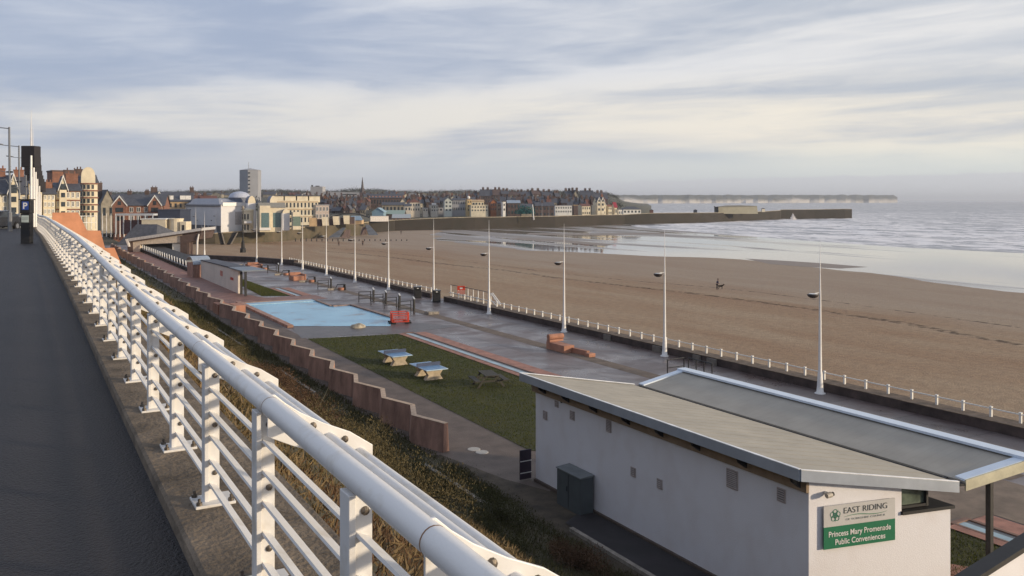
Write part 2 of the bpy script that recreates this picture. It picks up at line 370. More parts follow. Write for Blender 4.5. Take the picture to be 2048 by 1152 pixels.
# -- sea with real waves
def sea_material():
    m = bpy.data.materials.new('sea'); t, b = nodes_of(m); n = t.nodes.new; l = t.links.new
    g = n('ShaderNodeNewGeometry'); sp = n('ShaderNodeSeparateXYZ'); l(g.outputs['Position'], sp.inputs[0])
    mp = n('ShaderNodeMapping'); mp.inputs['Scale'].default_value = (1, 0.3, 1); mp.inputs['Rotation'].default_value = (0, 0, R(-20)); l(g.outputs['Position'], mp.inputs[0])
    def nz(s_, d, dist=.4):
        q = n('ShaderNodeTexNoise'); q.inputs['Scale'].default_value = s_; q.inputs['Detail'].default_value = d; q.inputs['Roughness'].default_value = .68; q.inputs['Distortion'].default_value = dist; l(mp.outputs[0], q.inputs['Vector']); return q.outputs[0]
    f = nz(0.24, 9, 1.2); f2 = nz(0.03, 4)
    crest = n('ShaderNodeMapRange'); l(sp.outputs[2], crest.inputs[0]); crest.inputs[1].default_value = -3.1; crest.inputs[2].default_value = -2.2; crest.inputs[3].default_value = -0.04; crest.inputs[4].default_value = .13
    s1 = n('ShaderNodeMath'); l(f, s1.inputs[0]); l(crest.outputs[0], s1.inputs[1])
    s2 = n('ShaderNodeMath'); s2.operation = 'MULTIPLY_ADD'; l(f2, s2.inputs[0]); s2.inputs[1].default_value = .42; l(s1.outputs[0], s2.inputs[2])
    # less foam far out
    cd = n('ShaderNodeVectorMath'); cd.operation = 'LENGTH'; l(g.outputs['Position'], cd.inputs[0])
    fd = n('ShaderNodeMapRange'); l(cd.outputs['Value'], fd.inputs[0]); fd.inputs[1].default_value = 250; fd.inputs[2].default_value = 1400; fd.inputs[3].default_value = .04; fd.inputs[4].default_value = -.06
    s3 = n('ShaderNodeMath'); l(s2.outputs[0], s3.inputs[0]); l(fd.outputs[0], s3.inputs[1])
    r = n('ShaderNodeMapRange'); r.interpolation_type = 'SMOOTHSTEP'; l(s3.outputs[0], r.inputs[0]); r.inputs[1].default_value = .64; r.inputs[2].default_value = .73
    mx = n('ShaderNodeMix'); mx.data_type = 'RGBA'; l(r.outputs[0], mx.inputs[0]); mx.inputs[6].default_value = (0.165, 0.17, 0.20, 1); mx.inputs[7].default_value = (0.82, 0.80, 0.80, 1)
    l(mx.outputs[2], b.inputs['Base Color'])
    rr = n('ShaderNodeMapRange'); l(r.outputs[0], rr.inputs[0]); rr.inputs[3].default_value = .28; rr.inputs[4].default_value = .8; l(rr.outputs[0], b.inputs['Roughness'])
    b.inputs['Specular IOR Level'].default_value = .5
    bp = n('ShaderNodeBump'); bp.inputs['Strength'].default_value = .8; bp.inputs['Distance'].default_value = .5; l(nz(0.35, 6), bp.inputs['Height']); l(bp.outputs[0], b.inputs['Normal'])
    return m
M_SEA = sea_material()
AZ = np.linspace(R(-12), R(72), 520); D = 125 * (30000 / 125) ** (np.linspace(0, 1, 420) ** 1.35)
aa, dd = np.meshgrid(AZ, D); X = np.sin(aa) * dd; Y = np.cos(aa) * dd
TS = np.interp(Y, [-400, 60, 127.6, 165, 207, 278, 330, 365, 395, 430], [236, 233, 231, 228, 236, 255, 271, 282, 300, 421])
amp = np.clip((X - TS) / 60, 0, 1) ** 0.7 * np.clip(1.5 - dd / 2500, 0.0, 1)
h = np.zeros_like(X); rg = np.random.default_rng(3)
for i in range(26):
    lam = rg.uniform(9, 38); th = rg.normal(0.12, 0.35); k = 2 * math.pi / lam
    ph = k * (X * math.cos(th) + Y * math.sin(th)) + rg.uniform(0, 6.28) + 1.2 * np.sin(Y * .012 + i)
    h += (1 - np.abs(np.sin(ph / 2))) * lam * 0.0042
h = (h - h.mean()) * amp * 0.9
Zs = -3.06 + h + 0.0
V = np.stack([X, Y, Zs], -1).reshape(-1, 3); nr, nc = X.shape
idx = np.arange(nr * nc).reshape(nr, nc); Q = np.stack([idx[:-1, :-1], idx[:-1, 1:], idx[1:, 1:], idx[1:, :-1]], -1).reshape(-1, 4)
me = bpy.data.meshes.new('sea'); me.vertices.add(len(V)); me.vertices.foreach_set('co', V.reshape(-1).astype(np.float32))
me.loops.add(Q.size); me.loops.foreach_set('vertex_index', Q.reshape(-1).astype(np.int32)); me.polygons.add(len(Q))
me.polygons.foreach_set('loop_start', np.arange(0, Q.size, 4, dtype=np.int32)); me.polygons.foreach_set('loop_total', np.full(len(Q), 4, dtype=np.int32))
me.update(); me.materials.append(M_SEA); me.shade_smooth(); o = bpy.data.objects.new('sea', me); COL.objects.link(o); o['kind'] = 'structure'
# splash against the pier
P = []; pc = at(1586, 437, 640)
for i in range(420):
    a = random.random() * 6.28; r = abs(random.gauss(0, 1)); P.append((pc.x + math.cos(a) * r * 2.2, pc.y + math.sin(a) * r * 1.5, -3 + random.random() * 3.4 * max(0, 1.4 - r)))
P = np.array(P); o = leaves('wave_splash', P, np.tile([0, 0, 1.], (len(P), 1)), RNG.uniform(.4, .9, len(P)), M_LEAF, np.tile([.85, .82, .8], (len(P), 1)), 1.2)
tag(o, 'white burst of spray where a wave hits the pier', 'spray', kind='stuff')

# -- clifftop terrain and planted bank
def edge_z(y): return 9.45 + (0 if y < 72 else -(y - 72) * 0.024 if y < 190 else -2.83 - (y - 190) * 0.05)
def land(x, y):
    zt = max(0.4, edge_z(y)) if y < 300 else 0.6
    if y <= 72:
        if x < 1.5: return 9.38
        if x < 13.0: return 9.4 - (x - 1.5) * (9.4 - 0.6) / 11.5
        if x < 16.6: return 0.6 - (x - 13.0) * 0.7 / 3.6
        return -0.1
    f = smooth(72, 110, y); x0 = 1.5 - 3 * f; x1 = 13.0 + 1.5 * f; x2 = 16.6 + 1.0 * f
    if x < x0: return zt
    if x < x1: return zt - (x - x0) * (zt - 0.6) / (x1 - x0)
    if x < x2: return 0.6 - (x - x1) * 0.7 / (x2 - x1)
    return -0.1
M_SOIL = mat('bank_soil', (0.085, 0.066, 0.040), 0.95, 0.3, 2.0, 0.8, 12, col2=(0.045, 0.045, 0.022))
xs = [-160, -120, -80, -50, -30, -15, -8, -4, -2, 0, 0.9, 1.5] + [1.5 + i * .7 for i in range(1, 33)]
yl = [-12 + i * 1.5 for i in range(0, 60)] + [78 + i * 5 for i in range(0, 46)]
mb = MB(); vs = []
for y in yl:
    for x in xs:
        n_ = 0.18 * noise.fractal(Vector((x * .5, y * .5, 0)), 1, 2, 4) if 1.6 < x < 16 else 0
        vs.append((x, y, land(x, y) + n_))
nx = len(xs); mb.add(vs, [(j * nx + i, j * nx + i + 1, (j + 1) * nx + i + 1, (j + 1) * nx + i) for j in range(len(yl) - 1) for i in range(nx - 1)])
o = mb.build('bank', M_SOIL, smooth_=True); o['kind'] = 'structure'

# upper path, road and kerb
M_ASPH = mat('path_asphalt', (0.030, 0.026, 0.030), 0.55, 0.22, 0.55, 1.0, 55, spec=.4, col2=(0.014, 0.012, 0.015), detail=14)
M_ROAD = mat('road_asphalt', (0.06, 0.058, 0.06), 0.7, 0.2, 0.5, 0.3, 60)
mb = MB(); Y0 = [-4 + i * 2 for i in range(38)]; vs = []
for y in Y0: vs += [(-6.5, y, 9.5 + zoff(y)), (0.82, y, 9.5 + zoff(y))]
mb.add(vs, [(2 * i, 2 * i + 1, 2 * i + 3, 2 * i + 2) for i in range(len(Y0) - 1)]); o = mb.build('path', M_ASPH); o['kind'] = 'structure'
mb = MB(); mb.add([(-24, -4, 9.43), (-6.8, -4, 9.43), (-6.8, 120, 8.6), (-24, 120, 8.6)], [(0, 1, 2, 3)]); o = mb.build('road', M_ROAD); o['kind'] = 'structure'
mb = MB(); vs = []
for y in Y0: z = 9.6 + zoff(y); vs += [(0.80, y, z - .35), (0.80, y, z - .02), (0.82, y, z), (1.56, y, z), (1.60, y, z - .05), (1.60, y, z - 1.2)]
mb.add(vs, [(6 * i + k, 6 * i + k + 1, 6 * i + 7 + k, 6 * i + 6 + k) for i in range(len(Y0) - 1) for k in range(5)])
M_KERB = mat('kerb_concrete', (0.185, 0.145, 0.105), 0.9, 0.28, 3.0, 0.6, 25)
o = mb.build('kerb', M_KERB); o['kind'] = 'structure'

# -- lower promenade
def prom_material():
    m = bpy.data.materials.new('promenade_paving'); t, b = nodes_of(m); n = t.nodes.new; l = t.links.new
    g = n('ShaderNodeNewGeometry')
    def nz(s_, d, st=None, dist=0):
        v = g.outputs['Position']
        if st: mp = n('ShaderNodeMapping'); mp.inputs['Scale'].default_value = st; l(v, mp.inputs[0]); v = mp.outputs[0]
        q = n('ShaderNodeTexNoise'); q.inputs['Scale'].default_value = s_; q.inputs['Detail'].default_value = d; q.inputs['Roughness'].default_value = .6; q.inputs['Distortion'].default_value = dist; l(v, q.inputs['Vector']); return q.outputs[0]
    def rmp(x, a, c, lo=0, hi=1):
        q = n('ShaderNodeMapRange'); q.interpolation_type = 'SMOOTHSTEP'; l(x, q.inputs[0]); q.inputs[1].default_value = a; q.inputs[2].default_value = c; q.inputs[3].default_value = lo; q.inputs[4].default_value = hi; return q.outputs[0]
    def mx(f, x, y):
        q = n('ShaderNodeMix'); q.data_type = 'RGBA'
        for s_, v in ((q.inputs[0], f), (q.inputs[6], x), (q.inputs[7], y)):
            if isinstance(v, (int, float)): s_.default_value = v
            elif isinstance(v, tuple): s_.default_value = (*v, 1)
            else: l(v, s_)
        return q.outputs[2]
    wet = rmp(nz(.30, 7, (.8, .9, 1), .5), .30, .72)
    base = mx(rmp(nz(.25, 5), .38, .6), (0.125, 0.088, 0.080), (0.155, 0.128, 0.125))
    base = mx(rmp(nz(14, 3), .4, .65, 0, .35), base, (0.09, 0.06, 0.055))
    # laid in large cast bays
    br = n('ShaderNodeTexBrick'); br.offset = 0.0; br.inputs['Scale'].default_value = 1; br.inputs['Mortar Size'].default_value = .05; br.inputs['Brick Width'].default_value = 3.0; br.inputs['Row Height'].default_value = 4.1
    br.inputs['Color1'].default_value = (1, 1, 1, 1); br.inputs['Color2'].default_value = (.70, .68, .68, 1); br.inputs['Mortar'].default_value = (.5, .5, .5, 1); l(g.outputs['Position'], br.inputs['Vector'])
    q = n('ShaderNodeMix'); q.data_type = 'RGBA'; q.blend_type = 'MULTIPLY'; q.inputs[0].default_value = 1; l(base, q.inputs[6]); l(br.outputs[0], q.inputs[7])
    l(q.outputs[2], b.inputs['Base Color'])
    l(rmp(wet, 0, 1, .58, .24), b.inputs['Roughness']); b.inputs['Specular IOR Level'].default_value = .75
    bp = n('ShaderNodeBump'); bp.inputs['Strength'].default_value = .15; bp.inputs['Distance'].default_value = .02; l(nz(9, 4), bp.inputs['Height']); l(bp.outputs[0], b.inputs['Normal'])
    return m
M_PROM = prom_material()
prom = [(16.2, -14), (42.9, -14), (42.9, 150), (38.4, 162.5), (33.0, 171), (24.5, 182), (22, 215), (30, 240), (16.2, 240)]
sheet('promenade', prom, 0.0, M_PROM)
M_FOOT = mat('footpath_asphalt', (0.135, 0.105, 0.088), 0.75, 0.18, 0.8, 0.5, 40, spec=.4)
sheet('soil_strip', [(14.5, 4), (18.4, 4), (18.4, 31), (16.4, 35.1), (14.5, 35.1)], 0.004, mat('soil_strip', (.075, .058, .040), .95, .3, 1.2, .6, 25))
sheet('path', [(16.45, 34.9), (17.3, 30.5), (18.1, 28.4), (20.6, 27.4), (20.4, 33.5), (20.63, 69.9), (20.6, 77.1), (21.2, 97), (16.0, 97), (16.0, 35.1)], 0.006, M_FOOT)
sheet('path', [(20.3, 70.2), (29.4, 68.9), (34.6, 69.5), (32.5, 73.5), (31.0, 74.5), (29.3, 72.6), (21.3, 77.0)], 0.010, mat('wet_apron', (0.085, 0.070, 0.066), 0.4, 0.2, .8, .3, 30))
def grass_area(pts, z, seed, n, name='grass'):
    m = mat('lawn', (0.060, 0.060, 0.018), 0.95, 0.25, 0.9, 0.8, 30, col2=(0.042, 0.044, 0.016))
    sheet('lawn_base', pts, z, m)
    xs_ = [p[0] for p in pts]; ys_ = [p[1] for p in pts]; P = []
    def inside(x, y):
        c = False; j = len(pts) - 1
        for i in range(len(pts)):
            xi, yi = pts[i]; xj, yj = pts[j]
            if (yi > y) != (yj > y) and x < (xj - xi) * (y - yi) / (yj - yi) + xi: c = not c
            j = i
        return c
    rg = np.random.default_rng(seed)
    while len(P) < n:
        x = rg.uniform(min(xs_), max(xs_)); y = rg.uniform(min(ys_), max(ys_))
        if inside(x, y): P.append((x, y, z - .01))
    P = np.array(P); f = np.array([noise.noise(Vector((p[0] * .5, p[1] * .5, 3))) for p in P])[:, None]
    c = np.array([0.072, 0.082, 0.020]) + f * np.array([0.022, 0.010, 0.004]) + rg.normal(size=(n, 1)) * 0.010
    return leaves(name, P, np.tile([0, 0, 1.], (n, 1)), rg.uniform(.05, .10, n), M_LEAF, np.clip(c, .01, 1))
G1 = [(20.63, 69.6), (28.1, 68.2), (28.1, 29.9), (24, 29.9), (20.25, 33.4)]
tag(grass_area(G1, 0.02, 5, 70000), 'damp green lawn grass around the table tennis tables', 'grass', kind='stuff')
G2 = [(27.0, 133), (28.1, 130), (28.15, 102), (25.1, 103.6), (25.9, 119.4)]
tag(grass_area(G2, 0.02, 6, 20000), 'narrow strip of lawn grass beyond the paddling pool', 'grass', kind='stuff')
G3 = [(22.0, 14.2), (28.1, 18.5), (28.1, 6), (22.6, 6)]
tag(grass_area(G3, 0.02, 8, 20000), 'patch of lawn grass past the black roof post', 'grass', kind='stuff')
M_TPAVE = mat('terracotta_paving', (0.36, 0.17, 0.12), 0.7, 0.2, 1.5, 0.3, 20)
M_RILL = mat('rill_blue', (0.30, 0.42, 0.48), 0.35, 0.2, 1.0)
for (ya, yb) in ((30.0, 68.2), (101.6, 112.0), (-2, 18.2)):
    sheet('rill_edging', [(28.14, ya), (28.62, ya), (28.62, yb), (28.14, yb)], 0.05, M_TPAVE)
    mb = MB(); x0, x1 = 28.7, 29.5        # sunken channel with real sides
    mb.box(28.60, 28.72, ya, yb, -.2, .06).box(29.46, 29.60, ya, yb, -.2, .05)
    mb.box(28.6, 29.6, yb, yb + .2, -.2, .06)
    o = mb.build('rill_kerb', mat('rill_kerb', (0.20, 0.12, 0.09), .8)); o['kind'] = 'structure'
    sheet('rill_water', [(28.72, ya), (29.18, ya), (29.18, yb), (28.72, yb)], 0.022, M_RILL)
    sheet('rill_bed', [(29.18, ya), (29.46, ya), (29.46, yb), (29.18, yb)], 0.016, mat('rill_dark', (0.05, 0.05, 0.055), .3))
    sheet('rill_edging', [(29.6, ya), (30.7, ya), (30.7, yb), (29.6, yb)], 0.014, M_TPAVE)
# terracotta paving past the pool
sheet('terracotta_paving', [(18.4, 97.5), (31.2, 96.9), (31.0, 101.4), (25.0, 101.6), (23.4, 108), (23.3, 134), (18.8, 134)], 0.012, mat('terracotta_paving_worn', (0.25, 0.125, 0.095), 0.6, 0.25, .8, 0.3, 20))
sheet('terracotta_paving', [(18.8, 134), (23.3, 134), (23.3, 215), (18.9, 215)], 0.012, M_TPAVE)
# brown sanded strip down the middle of the promenade
sheet('sanded_strip', [(35.2, 20), (36.4, 20), (36.4, 98), (35.2, 98)], 0.008, mat('sanded_strip', (0.155, 0.115, 0.085), .8, .2, 1.2, .3, 30))
sheet('sanded_strip', [(35.1, 98), (36.2, 98), (36.2, 150), (35.1, 150)], 0.008, MATS['sanded_strip'])

# -- paddling pool
pool = [(21.4, 97.2), (29.3, 96.4), (29.0, 89.5), (31.1, 89.3), (31.3, 77.8), (29.3, 72.8), (21.6, 77.3)]
M_POOL = bpy.data.materials.new('pool_blue'); t, b = nodes_of(M_POOL)
g = t.nodes.new('ShaderNodeNewGeometry'); q = t.nodes.new('ShaderNodeTexNoise'); q.inputs['Scale'].default_value = .35; q.inputs['Detail'].default_value = 6; t.links.new(g.outputs['Position'], q.inputs['Vector'])
r = t.nodes.new('ShaderNodeValToRGB'); r.color_ramp.elements[0].position = .30; r.color_ramp.elements[0].color = (0.13, 0.20, 0.26, 1)
r.color_ramp.elements[1].position = .42; r.color_ramp.elements[1].color = (0.155, 0.40, 0.58, 1); e = r.color_ramp.elements.new(.7); e.color = (0.20, 0.48, 0.66, 1)
t.links.new(q.outputs[0], r.inputs[0]); t.links.new(r.outputs[0], b.inputs['Base Color']); b.inputs['Roughness'].default_value = .25
pl = thing('paddling_pool', 'shallow pale blue paddling pool behind the lawn', 'paddling pool', (26, 85, 0))
inv = Matrix.Translation((-26, -85, 0))
mb = MB(); mb.add([inv @ Vector((x, y, 0.02)) for x, y in pool], [tuple(range(7))]); mb.build('water', M_POOL, pl)
mb = MB(); mb.box(21.5, 29.2, 95.0, 96.6, 0.02, 0.10, inv); mb.build('step', mat('pool_step', (0.33, 0.50, 0.62), .5), pl)
def kerb_run(mb, pts, w_, z0, z1, M=None):
    for (a, b) in zip(pts, pts[1:]):
        a = Vector((*a, 0)); b = Vector((*b, 0)); d = (b - a).normalized(); n_ = Vector((-d.y, d.x, 0)) * w_ / 2; a -= d * w_ * .0; 
        mb.prism([a - n_ + Vector((0, 0, z0)), b - n_ + Vector((0, 0, z0)), b + n_ + Vector((0, 0, z0)), a + n_ + Vector((0, 0, z0))], (0, 0, z1 - z0), M)
mb = MB(); kerb_run(mb, [(21.1, 97.8), (21.15, 76.6)], .55, 0, .22, inv); mb.build('kerb', M_TERRA_D, pl)
mb = MB(); kerb_run(mb, [(29.3, 96.8), (29.15, 89.6)], .3, 0, .14, inv); kerb_run(mb, [(29.3, 89.4), (31.3, 89.45)], .3, 0, .135, inv); kerb_run(mb, [(31.4, 89.3), (31.5, 78)], .35, 0, .145, inv); kerb_run(mb, [(21.5, 97.2), (29.2, 96.75)], .4, 0, .15, inv)
mb.build('coping', mat('pool_coping', (0.30, 0.20, 0.16), .7, .2, 2), pl)
# low rendered rock at the pool's near edge
mb = MB(); vs = []; mb.lathe((0, 0, 0), [(1.05, 0), (1.02, .14), (.80, .26), (.45, .33), (0.02, .35)], 14)
mb.v = [(x * .66 * (1 + .14 * math.sin(3.1 * y + 2 * x)), y * .6, z * (1 + .12 * math.sin(5 * x))) for x, y, z in mb.v]
o = mb.build('rock', mat('rock', (0.42, 0.37, 0.29), .9, .3, 2.5, .6, 8), loc=(*gp(715, 655), 0), smooth_=True); tag(o, 'pale rounded rock at the near edge of the paddling pool', 'rock')
# red plastic barriers penned in a square
M_RED = mat('red_plastic', (0.62, 0.06, 0.025), .5, .1, 3)
def barrier(wd):
    mb = MB(); mb.box(0, wd, -.03, .03, .12, .20).box(0, wd, -.03, .03, .92, 1.0).box(0, .06, -.028, .028, .2, .92).box(wd - .06, wd, -.028, .028, .2, .92)
    mb.box(.06, wd - .06, -.02, .02, .74, .80)
    n_ = int(wd / .11)
    for i in range(1, n_): mb.box(i * wd / n_ - .018, i * wd / n_ + .018, -.015, .015, .2, .74)
    return mb
bx, by = gp(784, 648)
for k, (dx, dy, rz, wd, lab) in enumerate([(0, 0, -R(17), 1.55, 'red plastic barrier facing the lawn, nearest side of the pen'), (1.50, -.46, R(73), 1.35, 'red plastic barrier on the seaward side of the pen'),
                                         (-.02, .03, R(73), 1.35, 'red plastic barrier on the pool side of the pen'), (.40, 1.33, -R(17), 1.5, 'red plastic barrier closing the far side of the pen')]):
    r_ = thing('plastic_barrier', lab, 'barrier', (bx + dx, by + dy, 0.02), rz, 'red plastic barriers penned by the pool')
    barrier(wd).build('panel', M_RED, r_); MB().box(.05, .35, -.25, .25, 0, .12).build('foot', M_BLACK, r_); MB().box(wd - .35, wd - .05, -.25, .25, 0, .12).build('foot', M_BLACK, r_)

# ------------------------------------------------------------------ sea wall with white fence
PW = [(42.3, -14), (42.3, 150)]
sw = thing('sea_wall', 'long dark low parapet wall between promenade and beach', 'wall', (42.3, 40, 0))
inv = Matrix.Translation((-42.3, -40, 0))
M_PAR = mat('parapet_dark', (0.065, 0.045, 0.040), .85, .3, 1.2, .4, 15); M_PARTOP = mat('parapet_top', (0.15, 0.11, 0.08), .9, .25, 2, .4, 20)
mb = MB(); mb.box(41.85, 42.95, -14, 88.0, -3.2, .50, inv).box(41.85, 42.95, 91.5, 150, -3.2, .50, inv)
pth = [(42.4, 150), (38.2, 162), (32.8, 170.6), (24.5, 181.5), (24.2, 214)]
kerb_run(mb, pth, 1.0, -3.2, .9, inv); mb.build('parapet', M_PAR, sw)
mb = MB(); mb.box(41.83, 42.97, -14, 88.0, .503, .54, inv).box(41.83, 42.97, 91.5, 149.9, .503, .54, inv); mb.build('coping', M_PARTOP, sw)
# pale patched blocks let into the inner face
for k, (px, w_) in enumerate([(1216, .9), (1316, 1.0), (1395, .7), (1425, .9)]):
    kx = (px - 1024) / F; Zc = 41.85 / (kx * CT + ST); yy = -kx * Zc * ST + Zc * CT
    mb = MB(); mb.box(41.70, 41.846, yy - w_ / 2, yy + w_ / 2, 0.0, .46, inv); mb.build('buttress', mat('buttress', (0.17, .15, .13), .9), sw)
bf = thing('beach_fence', 'low white post and rail fence on top of the dark sea wall', 'fence', (42.6, 40, .54))
inv = Matrix.Translation((-42.6, -40, -.54))
post = MB(); post.box(-.055, .055, -.055, .055, 0, .48).prism([(-.068, -.068, .48), (.068, -.068, .48), (.068, .068, .48), (-.068, .068, .48)], (0, 0, .05))
ys_posts = [36.6 + 1.305 * i for i in range(78)]; first = None; npost = 0
for y in [23.68 + 1.475 * i for i in range(-8, 96)]:
    if 88.2 < y < 91.0: continue
    if first is None: first = post.build('post', M_WHITE2, bf); c = first
    else: c = first.copy(); COL.objects.link(c)
    c.parent = bf; c.location = (0, y - 40, 0); npost += 1
    if npost >= 96: break
yend = y
mb = MB(); mb.box(42.57, 42.63, 11, 88.1, .94, .99, inv).box(42.57, 42.63, 91.1, yend, .94, .99, inv); mb.build('rail', M_WHITE2, bf)

# gate and steps railing down to the sand
gt = thing('step_railing', 'tall white stair railing with black handrail leading down to the beach', 'railing', (43.3, 84, .5))
mb = MB(); Yp = [80.2, 81.9, 83.1, 84.3, 85.6, 88.0, 90.0]
for i, y in enumerate(Yp): mb.tube([(.45, y - 84, -.6), (.45, y - 84, 1.05)], .05, 6)
mb.build('post', M_WHITE2, gt)
mb = MB(); mb.tube([(.45, -3.9, 1.05), (.45, -2, 1.10), (.45, 2, 1.12), (.45, 6, 1.1)], .035, 6); mb.tube([(.45, -3.8, .15), (.45, 6, .15)], .04, 6); mb.build('handrail', M_DARKM, gt)
mb = MB()
for dx in (0, .55): mb.tube([(.45 + dx * .4, -3.8, 1.05), (.45 + dx * .4, -5.6, .05)], .055, 6); mb.tube([(.3 + dx, -3.8, .45), (.3 + dx, -5.2, -.1)], .05, 6)
mb.build('stringer', M_WHITE2, gt)
sg = thing('warning_sign', 'red and white safety notice on the beach step railing', 'sign', (43.55, 86.9, .9))
mb = MB(); mb.box(-.45, .45, -.02, .02, 0.35, .85, Matrix.Rotation(-TH, 4, 'Z')); mb.build('panel', M_RED, sg)
mb = MB(); mb.box(-.16, .16, -.03, -.021, .5, .68, Matrix.Rotation(-TH, 4, 'Z')); mb.build('panel_symbol', M_WHITE2, sg)
mb = MB(); mb.box(-.45, .45, -.02, .02, -.1, .30, Matrix.Rotation(-TH, 4, 'Z')); mb.build('lower_panel', mat('pink_panel', (0.5, .22, .18), .6), sg)
mb = MB(); mb.box(-.05, .05, .03, .09, -.5, .85, Matrix.Rotation(-TH, 4, 'Z')); mb.build('post', M_WHITE2, sg)

# ------------------------------------------------------------------ lamp masts
def make_mast():
    r = thing('lamp_mast', 'tall white tapered lamp mast', 'lamp mast', (0, 0, 0), 0, 'white lamp masts along the promenade')
    mb = MB(); mb.lathe((0, 0, 0), [(.32, 0), (.32, .04), (.22, .05), (.18, .45), (.135, 1.25), (.108, 1.35), (.090, 3.2), (.063, 5.9), (.032, 7.3), (.008, 9.4), (.001, 9.4)], 12)
    mb.build('pole', M_WHITE, r, smooth_=True)
    mb = MB(); mb.tube([(0, 0, 6.12), (-.45, 0, 6.10)], .02, 6)
    mb.build('arm', M_WHITE2, r)
    mb = MB(); mb.lathe((-.62, 0, 6.0), [(.02, -.19), (.16, -.17), (.27, -.10), (.34, .0), (.34, .04), (.02, .05)], 14)
    sh = mb.build('lamp_shade', mat('lamp_bowl', (0.05, 0.038, 0.035), .6), r, smooth_=True)
    mb = MB(); mb.lathe((-.58, 0, 6.05), [(.26, .02), (.24, .035), (.02, .05)], 14); mb.build('reflector', M_WHITE2, r)
    return r
MA = [(41.25, 34.66), (41.2, 48.72), (41.15, 62.07), (41.09, 75.72), (40.95, 88.73), (41.1, 102.9), (40.7, 114.5), (40.6, 127.1), (40.4, 139.1), (40.3, 151.7), (38.0, 160.5)]
labs = ['tall white lamp mast nearest the camera, beside the building roof', 'white lamp mast just behind the black stair rails by the roof', 'white lamp mast beyond the terracotta lounger', 'white lamp mast between the beach steps and the terracotta lounger',
        'white lamp mast standing behind the right-hand black bin', 'white lamp mast left of the two black bins', 'white lamp mast beside the left end of the black rail row', 'white lamp mast right of the single black rail screen', 'white lamp mast behind the orange block seat nearer the pool',
        'white lamp mast between the two far orange block seats', 'white lamp mast at the bend of the sea wall']
m0 = make_mast()
mf = [gp(409, 512)] + [gp(x, y, .4) for x, y in [(432, 467), (391.5, 469), (371, 469), (342, 467)]]
lf = ['white lamp mast beside the post of the big shelter roof', 'white lamp mast in front of the slipway at the far wall', 'white lamp mast seen over the tip of the big shelter roof', 'white lamp mast in front of the grey hall wall', 'white lamp mast before the navy block']
farx = [205, 213, 222, 231, 240, 248, 258, 268, 277, 287, 298, 308]
for i, (x, y) in enumerate(MA + mf):
    o = m0 if i == 0 else dup(m0); o.location = (x, y, 0 if i < 12 else .4); o.rotation_euler = (0, 0, 0 if i < 11 else R(-35)); o['label'] = (labs + lf)[i]
    o.scale = (1, 1, .98 + .04 * random.random())
fpm = MB(); fpm.tube([(0, 0, 0), (0, 0, 7.2)], [.16, .07], 8); fp0 = fpm.build('white_pole', M_WHITE); 
for i, px in enumerate(farx):
    o = fp0 if i == 0 else fp0.copy()
    if i: COL.objects.link(o)
    x, y = gp(px, 474 - (i > 8) * 3, .3); o.location = (x, y, .3)
    tag(o, ORD[i] + ' from the left of the close row of slim white poles', 'pole', 'slim white poles by the hipped pavilion')

# dark old lamp post at the bend
x, y = gp(486, 505); r = thing('street_lamp', 'old black iron lamp post at the bend of the sea wall', 'street lamp', (x, y, 0))
mb = MB(); mb.lathe((0, 0, 0), [(.65, 0), (.62, .9), (.40, 1.1), (.34, 2.4), (.18, 2.6), (.12, 5), (.09, 9.3)], 10); mb.build('post', M_BLACK, r)
mb = MB(); mb.tube([(-.5, 0, 9.6), (0, 0, 9.4), (.5, 0, 9.6)], .05, 6); mb.build('arm', M_BLACK, r)
mb = MB(); mb.lathe((0, 0, 9.4), [(.12, 0), (.32, .5), (.3, .7), (.05, 1.0)], 8); mb.build('lantern', mat('lantern', (.25, .22, .18), .4), r)

# ------------------------------------------------------------------ promenade furniture
def bin_(px, py, lab, side):
    x, y = gp(px, py); r = thing('litter_bin', lab, 'litter bin', (x, y, 0), -TH + .2, 'black litter bins by the beach steps')
    mb = MB(); mb.box(-.42, .42, -.38, .38, .05, 1.25); mb.build('body', M_BLACK, r, bevel=.04)
    mb = MB(); mb.box(-.47, .47, -.43, .43, 1.252, 1.36); mb.build('lid', mat('bin_lid', (.035, .035, .04), .35), r, bevel=.03)
    mb = MB(); mb.box(-.26, .26, -.388, -.383, .92, 1.10); mb.build('opening', mat('bin_hole', (.005, .005, .005), .9), r)
    mb = MB(); mb.box(-.10, .10, -.40, -.389, 1.14, 1.22); mb.build('label_plate', M_WHITE2, r)
    mb = MB(); mb.box(-.44, .44, -.40, .40, 0, .048); mb.build('base', M_DARKM, r)
bin_(835, 596, 'black litter bin left of the beach steps, standing apart by the fence', 0)
bin_(873, 604, 'black litter bin directly beside the beach step railing', 1)

def black_rail(px, py, lab, n=1):
    x, y = gp(px, py); r = thing('black_rail', lab, 'railing', (x, y, 0), 0, 'black cross rails on the sanded strip')
    mb = MB()
    for z in (.35, .75, 1.12): mb.tube([(-1.75, 0, z), (-.35, 0, z)], .042, 6)
    mb.build('rail', M_DARKM, r)
    for xx in (-1.75, -.35):
        mb = MB(); mb.tube([(xx, 0, 0), (xx, 0, 1.16)], .048, 6); mb.build('post', M_DARKM, r)
    mb = MB(); mb.box(-.08, .08, -.14, .14, 0, 1.3); mb.prism([(-.08, -.14, 1.302), (-.08, .14, 1.302), (-.08, .22, 1.5)], (.16, 0, 0)); mb.build('bollard', M_BLACK, r)
    mb = MB(); mb.prism([(-.085, -.17, 1.305), (-.085, .2, 1.53), (-.085, .26, 1.50), (-.085, -.12, 1.27)], (.17, 0, 0)); mb.build('cap', mat('grey_cap', (.45, .47, .5), .4), r)
    return r
